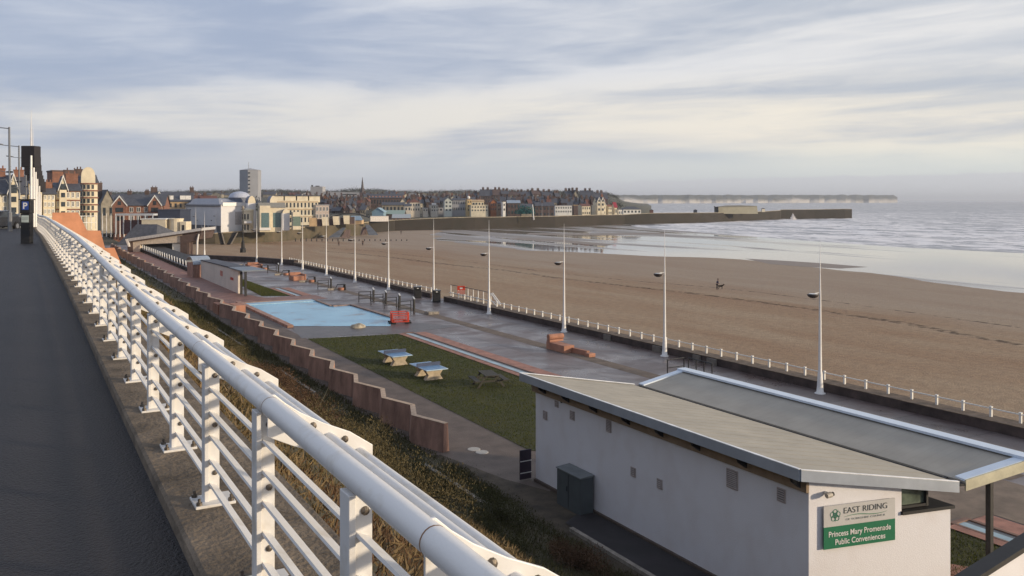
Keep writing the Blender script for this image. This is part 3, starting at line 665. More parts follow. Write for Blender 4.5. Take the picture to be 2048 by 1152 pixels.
for px, py, lab in [(747, 602, 'black rail and bollard at the left end of the row of four'), (772, 608, 'second black rail and bollard from the left in the row of four'), (799, 615, 'third black rail and bollard from the left in the row of four'),
                    (828, 623, 'black bollard and rail at the right end of the row, nearest the red barriers'), (662, 577, 'single black rail screen behind the paddling pool'), (557, 545, 'distant black rail screen between the orange block seats')]:
    black_rail(px, py, lab)
# black stair handrails behind the roof
for k, (p, q, h, lab) in enumerate([((1335, 752), (1368, 747), 1.05, 'short level black handrail just above the roof corner'), ((1377, 747), (1424, 760), 1.05, 'sloping black handrail running right from the roof corner')]):
    a = Vector((*gp(*p), 0)); b = Vector((*gp(*q), 0)); r = thing('stair_rail', lab, 'handrail', a)
    d = b - a; n_ = 1 if k == 0 else 3
    mb = MB(); mb.tube([(0, 0, h), d + Vector((0, 0, h))], .035, 6)
    if k == 0: mb.tube([(0, 0, h * .5), d + Vector((0, 0, h * .5))], .03, 6)
    mb.build('handrail', M_DARKM, r)
    for i in range(n_ + 1): mb = MB(); mb.tube([d * (i / n_), d * (i / n_) + Vector((0, 0, h))], .04, 6); mb.build('post', M_DARKM, r)

# terracotta loungers and block seats
def lounger(x, y, lab):
    r = thing('concrete_lounger', lab, 'lounger', (x, y, 0)); r.scale = (.9, .92, .9)
    mb = MB(); mb.prism([(-.45, -2.3, 0), (.60, -2.3, 0), (.45, .4, 0), (-.45, .4, 0)], (0, 0, .62)); mb.build('seat', M_TERRA, r, bevel=.03)
    mb = MB(); mb.box(-.42, 1.0, -.1, .38, .622, .80); mb.build('headrest_base', M_TERRA, r, bevel=.02)
    mb = MB(); mb.tube([(-.44, .1, 1.03), (1.05, .1, 1.03)], .24, 14); mb.build('headrest', M_TERRA, r, smooth_=False)
    mb = MB(); mb.prism([(.35, -2.31, 0), (.62, -2.31, 0), (.80, -4.2, 0), (.5, -4.2, 0)], (0, 0, .42)); mb.build('low_wall', M_TERRA, r, bevel=.02)
    mb = MB(); mb.box(.30, .95, -4.8, -4.21, 0, .30); mb.build('end_block', M_TERRA, r, bevel=.03)
    return r
x, y = gp(1091, 697); lounger(x + .45, y - .4, 'terracotta lounger with a round headrest in the middle of the promenade')
def block_seat(px, py, s_, lab):
    x, y = gp(px, py); r = thing('block_seat', lab, 'seat', (x, y, 0), 0, 'orange block seats on the promenade')
    mb = MB(); mb.box(-.9 * s_, .7 * s_, -.9, 1.6, 0, .62); mb.build('seat', M_TERRA, r, bevel=.03)
    mb = MB(); mb.box(-.9 * s_, .7 * s_, 1.0, 1.6, .622, 1.05); mb.build('headrest', M_TERRA, r, bevel=.05)
    mb = MB(); mb.box(.75 * s_, .95 * s_, -.9, 1.6, 0, .85); mb.build('side', M_TERRA, r, bevel=.02)
block_seat(596, 560, 1.0, 'orange block seat behind the left half of the pool'); block_seat(510, 538, 1.1, 'orange block seat farthest away near the bend')
def curl_seat(px, py, lab):
    x, y = gp(px, py); r = thing('curved_bench', lab, 'bench', (x, y, 0), 0, 'curved benches with dark hoods'); r.scale = (.68, .68, .68)
    mb = MB(); mb.lathe((0, 0, 0), [(.55, 0), (.6, .45), (.05, .5)], 12); mb.v = [(a, b_ * 1.3, c) for a, b_, c in mb.v]; mb.build('seat', M_TERRA, r)
    mb = MB(); mb.prism([(-.75, .62, .35), (-.75, .85, .35), (-.45, .85, .95), (.75, .85, 1.0), (.75, .62, 1.0), (-.45, .62, .95)], (0, .12, 0)); mb.prism([(.64, -.75, 0), (.64, .61, 0), (.64, .61, 1.0), (.64, -.45, .95)], (.14, 0, 0)); mb.prism([(-.45, .0, .96), (.80, -.4, 1.0), (.80, .98, 1.01), (-.45, .98, .97)], (0, 0, .09)); mb.build('hood', M_BLACK, r)
    mb = MB(); mb.box(-2.4, -.9, .4, .8, 0, .35); mb.build('low_wall', M_CONC, r)
for px, py, lab in [(682, 580, 'curved bench with dark hood nearest the row of black rails'), (623, 564, 'curved bench with dark hood right of the nearer orange seat'), (572, 550, 'curved bench with dark hood left of the nearer orange seat'),
                    (530, 539, 'curved bench with dark hood right of the far orange seat'), (495, 531, 'curved bench with dark hood farthest away at the bend')]: curl_seat(px, py, lab)
# concrete block at the rails' end
x, y = gp(862, 628); o = MB().prism([(-.5, -.5, 0), (.6, -.7, 0), (.6, .2, 0), (-.5, .5, 0)], (0, 0, .28)).build('kerb_block', M_CONC, loc=(x, y, 0), bevel=.03); tag(o, 'small pale concrete block lying past the black rails', 'block')

# table tennis tables
M_TTB = mat('table_blue', (0.13, 0.27, 0.46), .35, .15, 3); M_TTL = mat('table_edge', (0.42, 0.55, 0.66), .4, .1, 3); M_NET = mat('net_steel', (0.030, 0.052, 0.115), .5, .1, 3)
M_CLEG = mat('cast_leg', (0.50, 0.42, 0.31), .9, .15, 4, .3, 30)
def tt_table(px, py, lab):
    x, y = gp(px, py); r = thing('table_tennis_table', lab, 'table', (x, y, 0), R(90), 'outdoor table tennis tables on the lawn')
    mb = MB(); mb.box(-1.37, 1.37, -.76, .76, .70, .755); mb.build('tabletop', M_TTL, r, bevel=.01)
    mb = MB(); mb.box(-1.30, -.012, -.69, .69, .756, .762).box(.012, 1.30, -.69, .69, .756, .762); mb.build('playing_surface', M_TTB, r)
    mb = MB(); mb.box(-.03, .03, -.83, .83, .76, .98); mb.build('net', M_NET, r)
    for sx_ in (-1, 1):
        c = sx_ * .72; mb = MB()
        mb.prism([(c - .20, -.62, 0), (c - .20, .62, 0), (c - .20, .40, .33), (c - .20, .66, .70), (c - .20, -.66, .70), (c - .20, -.40, .33)], (.40, 0, 0)); mb.build('leg', M_CLEG, r, bevel=.02)
    return r
tt_table(790, 727, 'blue table tennis table on pale legs, the farther one on the lawn'); tt_table(857, 755, 'blue table tennis table on pale legs, the nearer one by the picnic table')
# picnic table
x, y = gp(977, 772); r = thing('picnic_table', 'weathered wooden picnic table with benches on the lawn', 'picnic table', (x, y, 0.02), R(-12)); r.scale = (1.15, .95, 1.08)
M_WOOD = mat('weathered_wood', (0.062, 0.058, 0.048), .85, .3, 8, .4, 40, stretch=(1, 6, 1))
mb = MB()
for i in range(5): mb.box(-.38 + i * .155, -.38 + i * .155 + .14, -.95, .95, .70, .74)
mb.build('tabletop', M_WOOD, r)
for s_ in (-1, 1):
    mb = MB()
    for i in range(2): mb.box(s_ * .78 - .15 + i * .155, s_ * .78 - .01 + i * .155, -.95, .95, .42, .46)
    mb.build('bench', M_WOOD, r)
for yy in (-.62, .62):
    for s_ in (-1, 1):
        mb = MB(); mb.prism([(s_ * .25, yy - .02, .69), (s_ * .36, yy - .02, .69), (s_ * .78, yy - .02, 0), (s_ * .66, yy - .02, 0)], (0, .045, 0)); mb.build('leg', M_WOOD, r)
    mb = MB(); mb.box(-.92, .92, yy + .03, yy + .07, .32, .415).box(-.38, .38, yy + .03, yy + .07, .60, .695); mb.build('brace', M_WOOD, r)
# drain covers
for px, py, lab in [(948, 899, 'pale round drain cover on the footpath, farther of two'), (964, 905, 'pale round drain cover on the footpath, nearer of two')]:
    x, y = gp(px, py); o = MB().lathe((0, 0, 0), [(.30, 0), (.29, .02), (.001, .022)], 18).build('drain_cover', mat('drain_cover', (.40, .38, .35), .8, .1, 8), loc=(x, y, .007)); tag(o, lab, 'drain cover', 'round drain covers on the footpath')

# ------------------------------------------------------------------ zigzag terracotta wall
zz = [(16.85, 35.17), (16.93, 39.19), (16.96, 43.33), (17.0, 47.7), (17.15, 52.4), (17.25, 57.02), (17.35, 62.0), (17.5, 67.2), (17.6, 72.5), (17.72, 78), (17.85, 84.05), (17.9, 90.3), (17.9, 97.2), (17.95, 104), (18.05, 111), (18.15, 118), (18.25, 124.8), (18.35, 132), (18.45, 139.5), (18.45, 147), (18.4, 157), (18.4, 165.2), (18.5, 174.8), (18.5, 183.8), (18.6, 192), (18.9, 204), (19, 214)]
zw = thing('zigzag_wall', 'terracotta zigzag retaining wall stepping along the foot of the bank', 'wall', (16.5, 60, 0))
inv = Matrix.Translation((-16.5, -60, 0))
M_SUNTOP = mat('sunlit_wall_top', (0.50, 0.37, 0.27), .85, .15, 3, .3, 20)  # paler copy of the wall terracotta, sun on its top put into the colour
def ribbon(mb, pts, w0, w1, z0, z1):
    "mitred battered wall along a plan polyline"
    n = len(pts); P = [Vector((p[0], p[1], 0)) for p in pts]; rows = []
    for i in range(n):
        d0 = (P[i] - P[i - 1]).normalized() if i else None; d1 = (P[i + 1] - P[i]).normalized() if i < n - 1 else None
        n0 = Vector((d0.y, -d0.x, 0)) if d0 else None; n1 = Vector((d1.y, -d1.x, 0)) if d1 else None
        m_ = (n0 + n1).normalized() if d0 and d1 else (n0 or n1); k = 1 / max(.35, m_.dot(n1 or n0)); m_ = m_ * k
        rows.append([P[i] - m_ * w0 / 2 + Vector((0, 0, z0)), P[i] + m_ * w0 / 2 + Vector((0, 0, z0)), P[i] + m_ * w1 / 2 + Vector((0, 0, z1)), P[i] - m_ * w1 / 2 + Vector((0, 0, z1))])
    vs = [inv @ v for r_ in rows for v in r_]
    mb.add(vs, [(4 * i + k, 4 * i + (k + 1) % 4, 4 * i + 4 + (k + 1) % 4, 4 * i + 4 + k) for i in range(n - 1) for k in range(4)] + [(3, 2, 1, 0), (4 * n - 4, 4 * n - 3, 4 * n - 2, 4 * n - 1)])
for i, (x, y) in enumerate(zz):
    x2, y2 = zz[i + 1] if i + 1 < len(zz) else (x, y + 9)
    q = (x - .66, y + (y2 - y) * .53); gap = 1 if i == 19 else 0
    pts = [(x, y), q, (x2 - .0, y2)] if not gap else [(x, y), q]
    mb = MB(); ribbon(mb, pts, .46, .24, -.6, 1.3); pnl = mb.build('panel', M_TERRA_D, zw)
    mb = MB(); ribbon(mb, pts, .25, .25, 1.302, 1.325); mb.build('coping', M_SUNTOP, pnl)  # thin cap on each panel, painted paler as the sunlit wall top
# concrete drainage channel on the bank
for ya, yb in ((27.5, 33.0), (48.5, 56), (67, 92)):
    mb = MB(); mb.box(-.09, .09, ya - 60, yb - 60, -.15, .07); o = mb.build('edging', M_CONC, loc=(14.8, 60, .30)); o['kind'] = 'structure'
# stepped terracotta side wall coming down the bank at y = 70
mb = MB(); Pst = [(2.0, 8.2), (2.0, 10.62), (3.67, 10.62), (4.25, 9.28), (5.15, 9.25), (5.45, 7.95), (6.1, 7.95), (6.6, 6.65), (6.8, 4.5), (2.0, 4.5)]
mb.prism([(x_, 70, z_) for x_, z_ in Pst], (0, .5, 0)); o = mb.build('stepped_wall', mat('orange_render', (0.60, 0.27, 0.15), .85, .12, 1.0, .2, 20)); tag(o, 'bright orange stepped wall coming down the bank past the railing', 'wall')
# small terraced orange blocks by the pool
for k, (px, py, hh, lab) in enumerate([(437, 629, 1.05, 'orange rendered block at the left of three behind the zigzag wall'), (452, 628, .8, 'low orange rendered block in the middle of three behind the zigzag wall'), (470, 627, .85, 'orange rendered block at the right of three, beside the pool')]):
    x, y = gp(px, py); mb = MB(); mb.prism([(-.55, -.5, 0), (.55, -.5, 0), (.55, 2.0, 0), (-.55, 2.0, 0)], (0, 0, hh)); o = mb.build('rendered_block', M_TERRA, loc=(x + .4, y, 0), bevel=.03); tag(o, lab, 'block', 'orange rendered blocks by the pool')

# ------------------------------------------------------------------ bank vegetation
def bank_leaves():
    rg = np.random.default_rng(11); P = []; C = []; S = []
    n = 330000; y = 1.5 + 96 * rg.random(n) ** 2.0; x = 1.55 + (16.3 - 1.55) * rg.random(n)
    y2 = rg.uniform(98, 215, 9000); x2 = rg.uniform(-1, 17, 9000)
    x = np.concatenate([x, x2]); y = np.concatenate([y, y2]); n = len(x)
    x1 = rg.uniform(15.5, 18.1, 22000); y1 = rg.uniform(12, 33.5, 22000); k1 = rg.random(22000) < np.clip((17.6 - x1) / 2, 0, 1)
    x = np.concatenate([x, x1[k1]]); y = np.concatenate([y, y1[k1]]); n = len(x)
    out = np.empty((n, 3)); col = np.empty((n, 3)); size = np.empty(n)
    straw = np.array([0.145, 0.105, 0.058]); brown = np.array([0.098, 0.060, 0.036]); green = np.array([0.062, 0.058, 0.028]); olive = np.array([0.105, 0.083, 0.040])
    for i in range(n):
        v = Vector((x[i] * .42, y[i] * .42, 0)); a = noise.noise(v); b = noise.noise(v * 2.7 + Vector((7, 3, 1))); c_ = noise.noise(v * .5 + Vector((0, 9, 4)))
        hgt = max(0, .20 + .42 * a + .25 * b) * (1 - .7 * smooth(12.6, 15, x[i]))
        q = (x[i] - 1.5) / 12.3
        c0 = straw if a + .35 * b > .12 else brown if c_ > .05 else olive
        if (q > .90 or (q > .62 and c_ < -.20)) : c0 = green
        if 16.6 < x[i]: hgt *= .35
        out[i] = (x[i], y[i], land(x[i], y[i]) - .05 + hgt * rg.random() ** .7)
        col[i] = c0 * rg.uniform(.80, 1.22); size[i] = (.020 + .030 * rg.random()) * (1 + y[i] * .045)
    nn = np.tile([.25, 0, .95], (n, 1)) + rg.normal(size=(n, 3)) * .35; nn /= np.linalg.norm(nn, axis=1)[:, None]
    o = leaves('bank_plants', out, nn, size * 2.0, M_LEAF, np.clip(col * 1.18, .005, 1), 5.5)
    return tag(o, 'rough grass and dry ground cover on the bank', 'ground cover', kind='stuff')
bank_leaves()
def bush(x, y, rx, ry, rz_, tone, lab, n=9500, seed=0):
    rg = np.random.default_rng(100 + seed); r = thing('shrub', lab, 'shrub', (x, y, land(x, y)), 0, 'rounded shrubs on the bank')
    k = 26; ce = rg.normal(size=(k, 3)) * np.array([rx, ry, rz_]) * .45; ce[:, 2] = np.abs(ce[:, 2]) + .1; cr = rg.uniform(.22, .45, k) * min(rx, ry)
    ci = rg.integers(0, k, n); d = rg.normal(size=(n, 3)); d /= np.linalg.norm(d, axis=1)[:, None]
    P = ce[ci] + d * cr[ci][:, None] * (rg.random(n) ** .35)[:, None]; P[:, 2] = np.maximum(P[:, 2], -.15) + P[:, 0] * -.55
    base = np.array(tone) * rg.uniform(.82, 1.18, k)[ci][:, None] * rg.uniform(.82, 1.2, n)[:, None]
    o = leaves('foliage', P, d * .7 + np.array([0, 0, .5]), rg.uniform(.035, .075, n), M_LEAF, np.clip(base, .005, 1), 2.0); o.parent = r
    mb = MB()
    for j in range(7):
        q = Vector(ce[j]); mb.tube([(0, 0, -.3), (q.x * .5, q.y * .5, q.z * .5), q], [.03, .02, .008], 5)
    mb.build('stems', M_SOIL, r)
OL = (0.105, 0.086, 0.046); BR = (0.095, 0.060, 0.040); GR = (0.058, 0.058, 0.028)
bushes = [(8.4, 19.8, 1.5, 2.6, .9, OL, 'big olive shrub behind the railing, nearest of the olive ones'), (8.6, 24.4, 1.5, 2.8, .95, OL, 'broad olive shrub in the middle of the bank'), (8.9, 29.5, 1.4, 2.6, .8, BR, 'reddish brown shrub halfway along the bank'),
          (9.6, 35.5, 1.3, 2.6, .8, BR, 'brown shrub opposite the zigzag wall middle'), (13.4, 29.2, 1.1, 1.9, .7, GR, 'dark green shrub below the end of the zigzag wall'), (14.6, 26.0, 1.2, 2.0, .7, GR, 'dark green shrub where the bank meets the footpath'),
          (13.0, 24.0, 1.2, 1.9, .5, GR, 'low green shrub above the footpath end'), (11.2, 44, 1.2, 3.0, .7, BR, 'brown shrub beside the far drainage edging'), (10.5, 54, 1.2, 3.2, .7, OL, 'far olive shrub level with the pool'), (14.8, 21.5, 1.0, 1.6, .5, BR, 'low brown shrub opposite the grey cabinet')]
for i, (x, y, rx, ry, rz_, tone, lab) in enumerate(bushes): bush(x, y, rx, ry, rz_, tone, lab, seed=i)

# ------------------------------------------------------------------ white railing of the upper path
rl = thing('path_railing', 'white steel railing with round handrail along the upper path, running to the foreground', 'railing', (1.04, 20, 9.6))
inv = Matrix.Translation((-1.04, -20, -9.6))
YR = [0.2 + i * .6 for i in range(114)]; Y1 = YR[-1]
mb = MB(); mb.tube([inv @ Vector((1.04, y, 10.51 + zoff(y))) for y in YR], .047, 20, caps=True); mb.build('handrail', M_WHITE, rl, smooth_=True)
for dx, dr in ((.145, .105), (.308, .205), (.47, .305)):
    mb = MB(); mb.tube([inv @ Vector((1.04 + dx, y, 10.51 - dr + zoff(y))) for y in YR], .027, 12); mb.build('outer_pipe', M_WHITE, rl, smooth_=True)
for hz in (.115, .265, .415, .565, .715):
    mb = MB(); vs = []
    for y in YR:
        z = 9.6 + hz + zoff(y); c_, s_ = math.cos(R(-24)), math.sin(R(-24)); w2, t2 = .025, .006
        for a, b in ((-w2, -t2), (w2, -t2), (w2, t2), (-w2, t2)): vs.append(inv @ Vector((1.045 + a * c_ - b * s_, y, z + a * s_ + b * c_)))
    mb.add(vs, [(4 * i + k, 4 * i + (k + 1) % 4, 4 * i + 4 + (k + 1) % 4, 4 * i + 4 + k) for i in range(len(YR) - 1) for k in range(4)]); mb.build('slat', M_WHITE, rl)
M_RUST = mat('rust_stain', (0.30, .16, .08), .9)
for i in range(49):
    y = 2.86 + 1.345 * i; z = zoff(y)
    if y > 67.5: break
    mb = MB(); mb.box(1.03, 1.05, y - .004, y + .086, 9.61 + z, 10.47 + z, inv).box(1.05, 1.118, y + .030, y + .046, 9.61 + z, 10.46 + z, inv).box(1.0, 1.03, y + .032, y + .044, 9.61 + z, 10.46 + z, inv)
    mb = MB(); mb.box(.994, 1.020, y - .002, y + .098, 9.61 + z, 10.465 + z, inv); mb.box(1.0205, 1.086, y + .012, y + .026, 9.61 + z, 10.465 + z, inv)
    p = mb.build('post', M_WHITE, rl, bevel=.003 if i < 8 else 0)
    mb = MB(); mb.box(.93, 1.17, y - .07, y + .15, 9.6 + z, 9.618 + z, inv); mb.build('base_plate', M_WHITE, p, bevel=.004 if i < 8 else 0)
    if i < 14:
        for dx, dy in ((-.085, -.045), (-.085, .125), (.105, -.045)):
            MB().lathe(inv @ Vector((1.04 + dx, y + dy, 9.618 + z)), [(.018, 0), (.018, .018), (.009, .02), (.009, .04), (.001, .042)], 8).build('bolt', M_STEEL, p)
        for hz in (.19, .49, .80):
            c0 = inv @ Vector((1.058, y + .012, 9.6 + hz + z)); MB().tube([c0 + Vector((0, .002, 0)), c0 + Vector((0, -.008, 0)), c0 + Vector((0, -.014, 0))], [.017, .015, .006], 10).build('bolt', M_STEEL, p)
for i in range(36):
    y = 2.32 + 1.86 * i; z = 10.51 + zoff(y)
    if y > 67: break
    top = [(0.0, .042), (.035, .042), (.09, -.008), (.164, -.062), (.284, -.130), (.42, -.192), (.54, -.275)]
    bot = [(.54, -.40), (.30, -.30), (.12, -.22), (.0, -.16)]
    mb = MB(); mb.prism([inv @ Vector((1.04 + a, y - .007, z + b)) for a, b in top + bot], (0, .014, 0)); p = mb.build('bracket', M_WHITE, rl, bevel=.003 if i < 6 else 0)
    mb = MB(); mb.tube([inv @ Vector((1.04, y - .075, z)), inv @ Vector((1.04, y - .068, z))], .0475, 20, caps=False); mb.build('seam', M_RUST, p)
    if i < 12:
        for dx, dz in ((.225, -.135), (.39, -.225)):
            c0 = inv @ Vector((1.04 + dx, y - .006, z + dz)); MB().tube([c0, c0 + Vector((0, -.012, 0)), c0 + Vector((0, -.018, 0))], [.019, .016, .005], 10).build('bolt', M_STEEL, p)

# parking ticket machine on the path
x, y = gp(54, 488, 9.68); r = thing('parking_machine', 'black parking ticket machine with a blue P sign on the path', 'parking machine', (x, y, 9.66), -TH + .05)
mb = MB(); mb.box(-.19, .19, -.15, .15, 0, 1.30); mb.build('body', M_BLACK, r, bevel=.02)
mb = MB(); mb.box(-.21, .21, -.17, .17, 1.302, 1.86); mb.build('head', M_BLACK, r, bevel=.02)
mb = MB(); mb.box(-.25, .25, -.20, .20, 1.862, 1.90); mb.build('cap', M_BLACK, r)
mb = MB(); mb.box(-.12, .15, -.180, -.171, 1.45, 1.80); sgn = mb.build('sign_panel', mat('parking_blue', (.03, .075, .33), .4), r)
text_mesh('sign_letter', 'P', .36, M_WHITE, sgn, Matrix.Translation((-.085, -.182, 1.50)) @ Matrix.Rotation(R(90), 4, 'X'), .002, .008)
mb = MB(); mb.box(-.15, .15, -.158, -.151, .93, 1.22); lb = mb.build('notice', mat('notice', (.45, .52, .5), .5), r)
mb = MB(); mb.box(-.13, .13, -.162, -.159, 1.06, 1.075).box(-.13, .13, -.162, -.159, 1.12, 1.13); mb.build('lines', M_BLACK, lb)

# row of masts with dark boxes beyond the machine
for i in range(7):
    Zd = 60 + i * 10; cx = 62 + i * 3.3; p = at(cx, 458 - i * 2, Zd); r = thing('banner_mast', ('nearest' if i == 0 else ['second', 'third', 'fourth', 'fifth', 'sixth', 'farthest'][i - 1]) + ' mast with a dark box panel in the receding row', 'mast', (p.x, p.y, p.z - .2), -TH, 'masts with dark box panels beside the ticket machine')
    mb = MB(); mb.tube([(0, 0, 0), (0, 0, 4.4)], [.10, .07], 8); mb.build('pole', M_WHITE, r)
    mb = MB(); mb.tube([(0, 0, 6.05), (.02, 0, 8.6)], [.05, .01], 6)
    if i < 2: mb.build('spire', M_WHITE, r)
    mb = MB(); mb.box(-.48, .48, -.4, .4, 4.55, 6.05); mb.build('box_panel', mat('box_black', (.022, .018, .02), .6), r, bevel=.03)
for i, (cx, yt, Zd) in enumerate([(62.5, 311, 55), (67.5, 330, 62), (71.5, 344, 69), (75, 358, 77), (79, 372, 86)]):
    b = at(cx, 456, Zd); hh = (456 - yt) * Zd / F; mb = MB(); mb.tube([(0, 0, 0), (0, 0, hh)], [.085 + i * .006, .06], 8); o = mb.build('white_post', M_WHITE, loc=b)
    tag(o, ['tall white post nearest the ticket machine', 'second tall white post behind the ticket machine', 'third white post behind the ticket machine', 'fourth, shorter white post behind the ticket machine', 'shortest white post, last before the hotels'][i], 'post', 'white posts in a row behind the ticket machine')
b = at(84, 466, 61); mb = MB(); mb.box(-.22, .22, -.02, .02, 0, 1.05).box(-.26, -.22, -.03, .03, 0, 1.1).box(.22, .26, -.03, .03, 0, 1.1); o = mb.build('end_panel', M_WHITE2, loc=b); o.rotation_euler = (0, 0, -TH); tag(o, 'white panel closing the far end of the railing', 'panel')
# grey street lamps on the left
for i, (cx, yt, yb, Zd, lab) in enumerate([(20, 254, 462, 55, 'tall grey street lamp nearest on the left, arm pointing left'), (39, 291, 458, 72, 'grey street lamp behind the tallest one on the left'), (52.5, 315, 450, 92, 'grey street lamp just left of the dark box masts')]):
    b = at(cx, yb, Zd); hh = (yb - yt) * Zd / F; r = thing('street_lamp', lab, 'street lamp', b, -TH, 'grey street lamps at the left edge')
    M_GAL = mat('galvanised', (.17, .18, .20), .5, .1, 3)
    mb = MB(); mb.tube([(0, 0, -.3), (0, 0, 1.2), (.0, 0, 1.25), (-.05, 0, hh)], [.13, .13, .08, .06], 8); mb.build('post', M_GAL, r)
    mb = MB(); mb.tube([(-.05, 0, hh - .1), (-1.5, 0, hh + .05)], .035, 6); mb.tube([(-.05, 0, hh * .56), (-1.3, 0, hh * .60)], .02, 6); mb.tube([(-.05, 0, hh * .50), (-.7, 0, hh * .49), (-1.2, 0, hh * .6)], .03, 6); mb.build('arm', M_GAL, r)
    mb = MB(); mb.prism([(-1.45, -.12, hh + .02), (-2.1, -.12, hh + .1), (-2.1, .12, hh + .1), (-1.45, .12, hh + .02)], (0, 0, .12)); mb.build('lamp_head', M_GAL, r)
    mb = MB(); mb.box(-.22, .18, -.05, .05, hh * .56, hh * .575); mb.build('bracket', M_DARKM, r)
# parked cars at the left edge
def car(loc, rz, colm, lab):
    r = thing('parked_car', lab, 'car', loc, rz, 'cars parked at the left end of the upper road')
    prof = [(-2.1, .25), (-2.1, .75), (-1.6, .90), (-.95, .95), (-.35, 1.42), (.9, 1.45), (1.65, 1.0), (2.05, .9), (2.1, .3)]
    mb = MB(); mb.prism([(a, -.85, b) for a, b in prof], (0, 1.7, 0)); mb.build('body', colm, r, bevel=.08)
    mb = MB(); mb.prism([(-.80, -.862, .98), (-.32, -.862, 1.34), (.82, -.862, 1.37), (1.35, -.862, 1.0)], (0, 1.724, 0)); mb.build('window', M_GLASS, r)
    mb = MB(); mb.prism([(-.93, -.7, .99), (-.42, -.7, 1.38), (-.40, .7, 1.38), (-.91, .7, .99)], (-.03, 0, .02)); mb.build('windscreen', M_GLASS, r)
    for xx in (-1.3, 1.3):
        for s_ in (-1, 1):
            mb = MB(); mb.tube([(xx, s_ * .72, .32), (xx, s_ * .90, .32)], .32, 16); wh = mb.build('wheel', M_BLACK, r); mb = MB(); mb.tube([(xx, s_ * .901, .32), (xx, s_ * .915, .32)], .18, 10); mb.build('rim', mat('rim', (.4, .4, .42), .3, metal=.8), wh)
    for s_ in (-1, 1):
        mb = MB(); mb.box(-2.12, -2.098, s_ * .62 - .14, s_ * .62 + .14, .62, .76); mb.build('headlight', mat('headlamp', (.6, .6, .55), .2), r)
c0 = at(-12, 462, 60); car((c0.x, c0.y, c0.z), R(60), mat('car_black', (.015, .015, .018), .2), 'black car cut by the left edge of the photo')
c0 = at(33, 455, 90); car((c0.x, c0.y, c0.z), R(70), mat('car_silver', (.42, .43, .45), .25, metal=.5), 'silver car parked behind the grey street lamps')
# white guard railing in front of hotels
p0 = at(78, 433, 110); p1 = at(192, 432, 120); r = thing('guard_rail', 'pale thin guard rail in front of the left hotels', 'railing', p0)
d = p1 - p0; mb = MB(); mb.tube([(0, 0, 0), d], .05, 6); mb.tube([(0, 0, -.9), d + Vector((0, 0, -.9))], .05, 6); mb.build('rail', M_WHITE2, r)
for i in range(12): mb = MB(); mb.tube([d * (i / 11) + Vector((0, 0, -1.8)), d * (i / 11)], .06, 6); mb.build('post', M_WHITE2, r)

# ------------------------------------------------------------------ public conveniences
tb = thing('toilet_block', 'white rendered public toilet block with butterfly roof in the foreground', 'building', (20.5, 22, 0))
inv = Matrix.Translation((-20.5, -22, 0))
M_REND = mat('white_render', (0.73, 0.72, 0.75), .85, .06, 1.1, .25, 40, col2=(.67, .64, .65), detail=9, thr=(.25, .55), stretch=(1, 1, .7))
wv = Vector((2.95, -.68, 0)).normalized(); nvw = Vector((-wv.y * -1, 0, 0)); nw = Vector((-0.2246, -0.9744, 0))
def on_end(px, py):
    k = (px - 1024) / F; d = Vector((k * CT + ST, -k * ST + CT)); # direction per unit depth
    # (18.3,15.75)+u*wv = Z*d
    det = wv.x * (-d.y) - (-d.x) * wv.y; u = ((-18.3) * (-d.y) - (-d.x) * (-15.75)) / det; Zd = (18.3 + u * wv.x) / d.x
    return u, EYE - (py - 401) * Zd / F
def ztop(x): return 4.37 - .159 * (x - 17.8) - .24
A, B, C, Dd = (18.3, 29.7), (18.3, 15.75), (21.25, 15.07), (22.9, 14.69)
mb = MB()
poly = [(18.3, 29.7), (18.3, 15.75), (21.25, 15.07), (21.25, 28.9)]
n = 4; lo = [Vector((a, b, -.2)) for a, b in poly]; hi = [Vector((a, b, ztop(a))) for a, b in poly]
mb.add([inv @ v for v in lo + hi], [(3, 2, 1, 0), (4, 5, 6, 7)] + [(i, (i + 1) % 4, 4 + (i + 1) % 4, 4 + i) for i in range(4)])
mb.build('wall', M_REND, tb)
mb = MB(); mb.prism([inv @ Vector((a, b, -.2)) for a, b in [(21.253, 15.072), (22.9, 14.69), (22.9, 28.8), (21.253, 28.8)]], (0, 0, 2.95)); lw = mb.build('low_wall', M_REND, tb)
mb = MB(); mb.prism([inv @ Vector((a, b, 2.752)) for a, b in [(21.22, 15.0), (22.98, 14.60), (22.98, 28.9), (21.22, 28.9)]], (0, 0, .09)); mb.build('coping', M_BLACK, lw)
# clerestory window over the low wall
mb = MB(); mb.prism([inv @ Vector((a, b, 2.85)) for a, b in [(21.26, 15.25), (22.25, 15.05), (22.25, 27), (21.26, 27)]], (0, 0, .62)); wd = mb.build('window', mat('clerestory_glass', (.12, .15, .12), .15, .3, 2, spec=.7), tb)
mb = MB()
for (a, b) in ((21.25, 15.23), (22.25, 15.0)): mb.box(a - .04, a + .04, b - .04, b + .04, 2.85, 3.5, inv)
mb.prism([inv @ Vector((a, b, 2.86)) for a, b in [(21.25, 15.18), (22.30, 14.95), (22.30, 15.06), (21.25, 15.28)]], (0, 0, .07)); mb.prism([inv @ Vector((a, b, 3.42)) for a, b in [(21.25, 15.18), (22.30, 14.95), (22.30, 15.06), (21.25, 15.28)]], (0, 0, .06)); mb.build('frame', M_BLACK, wd)
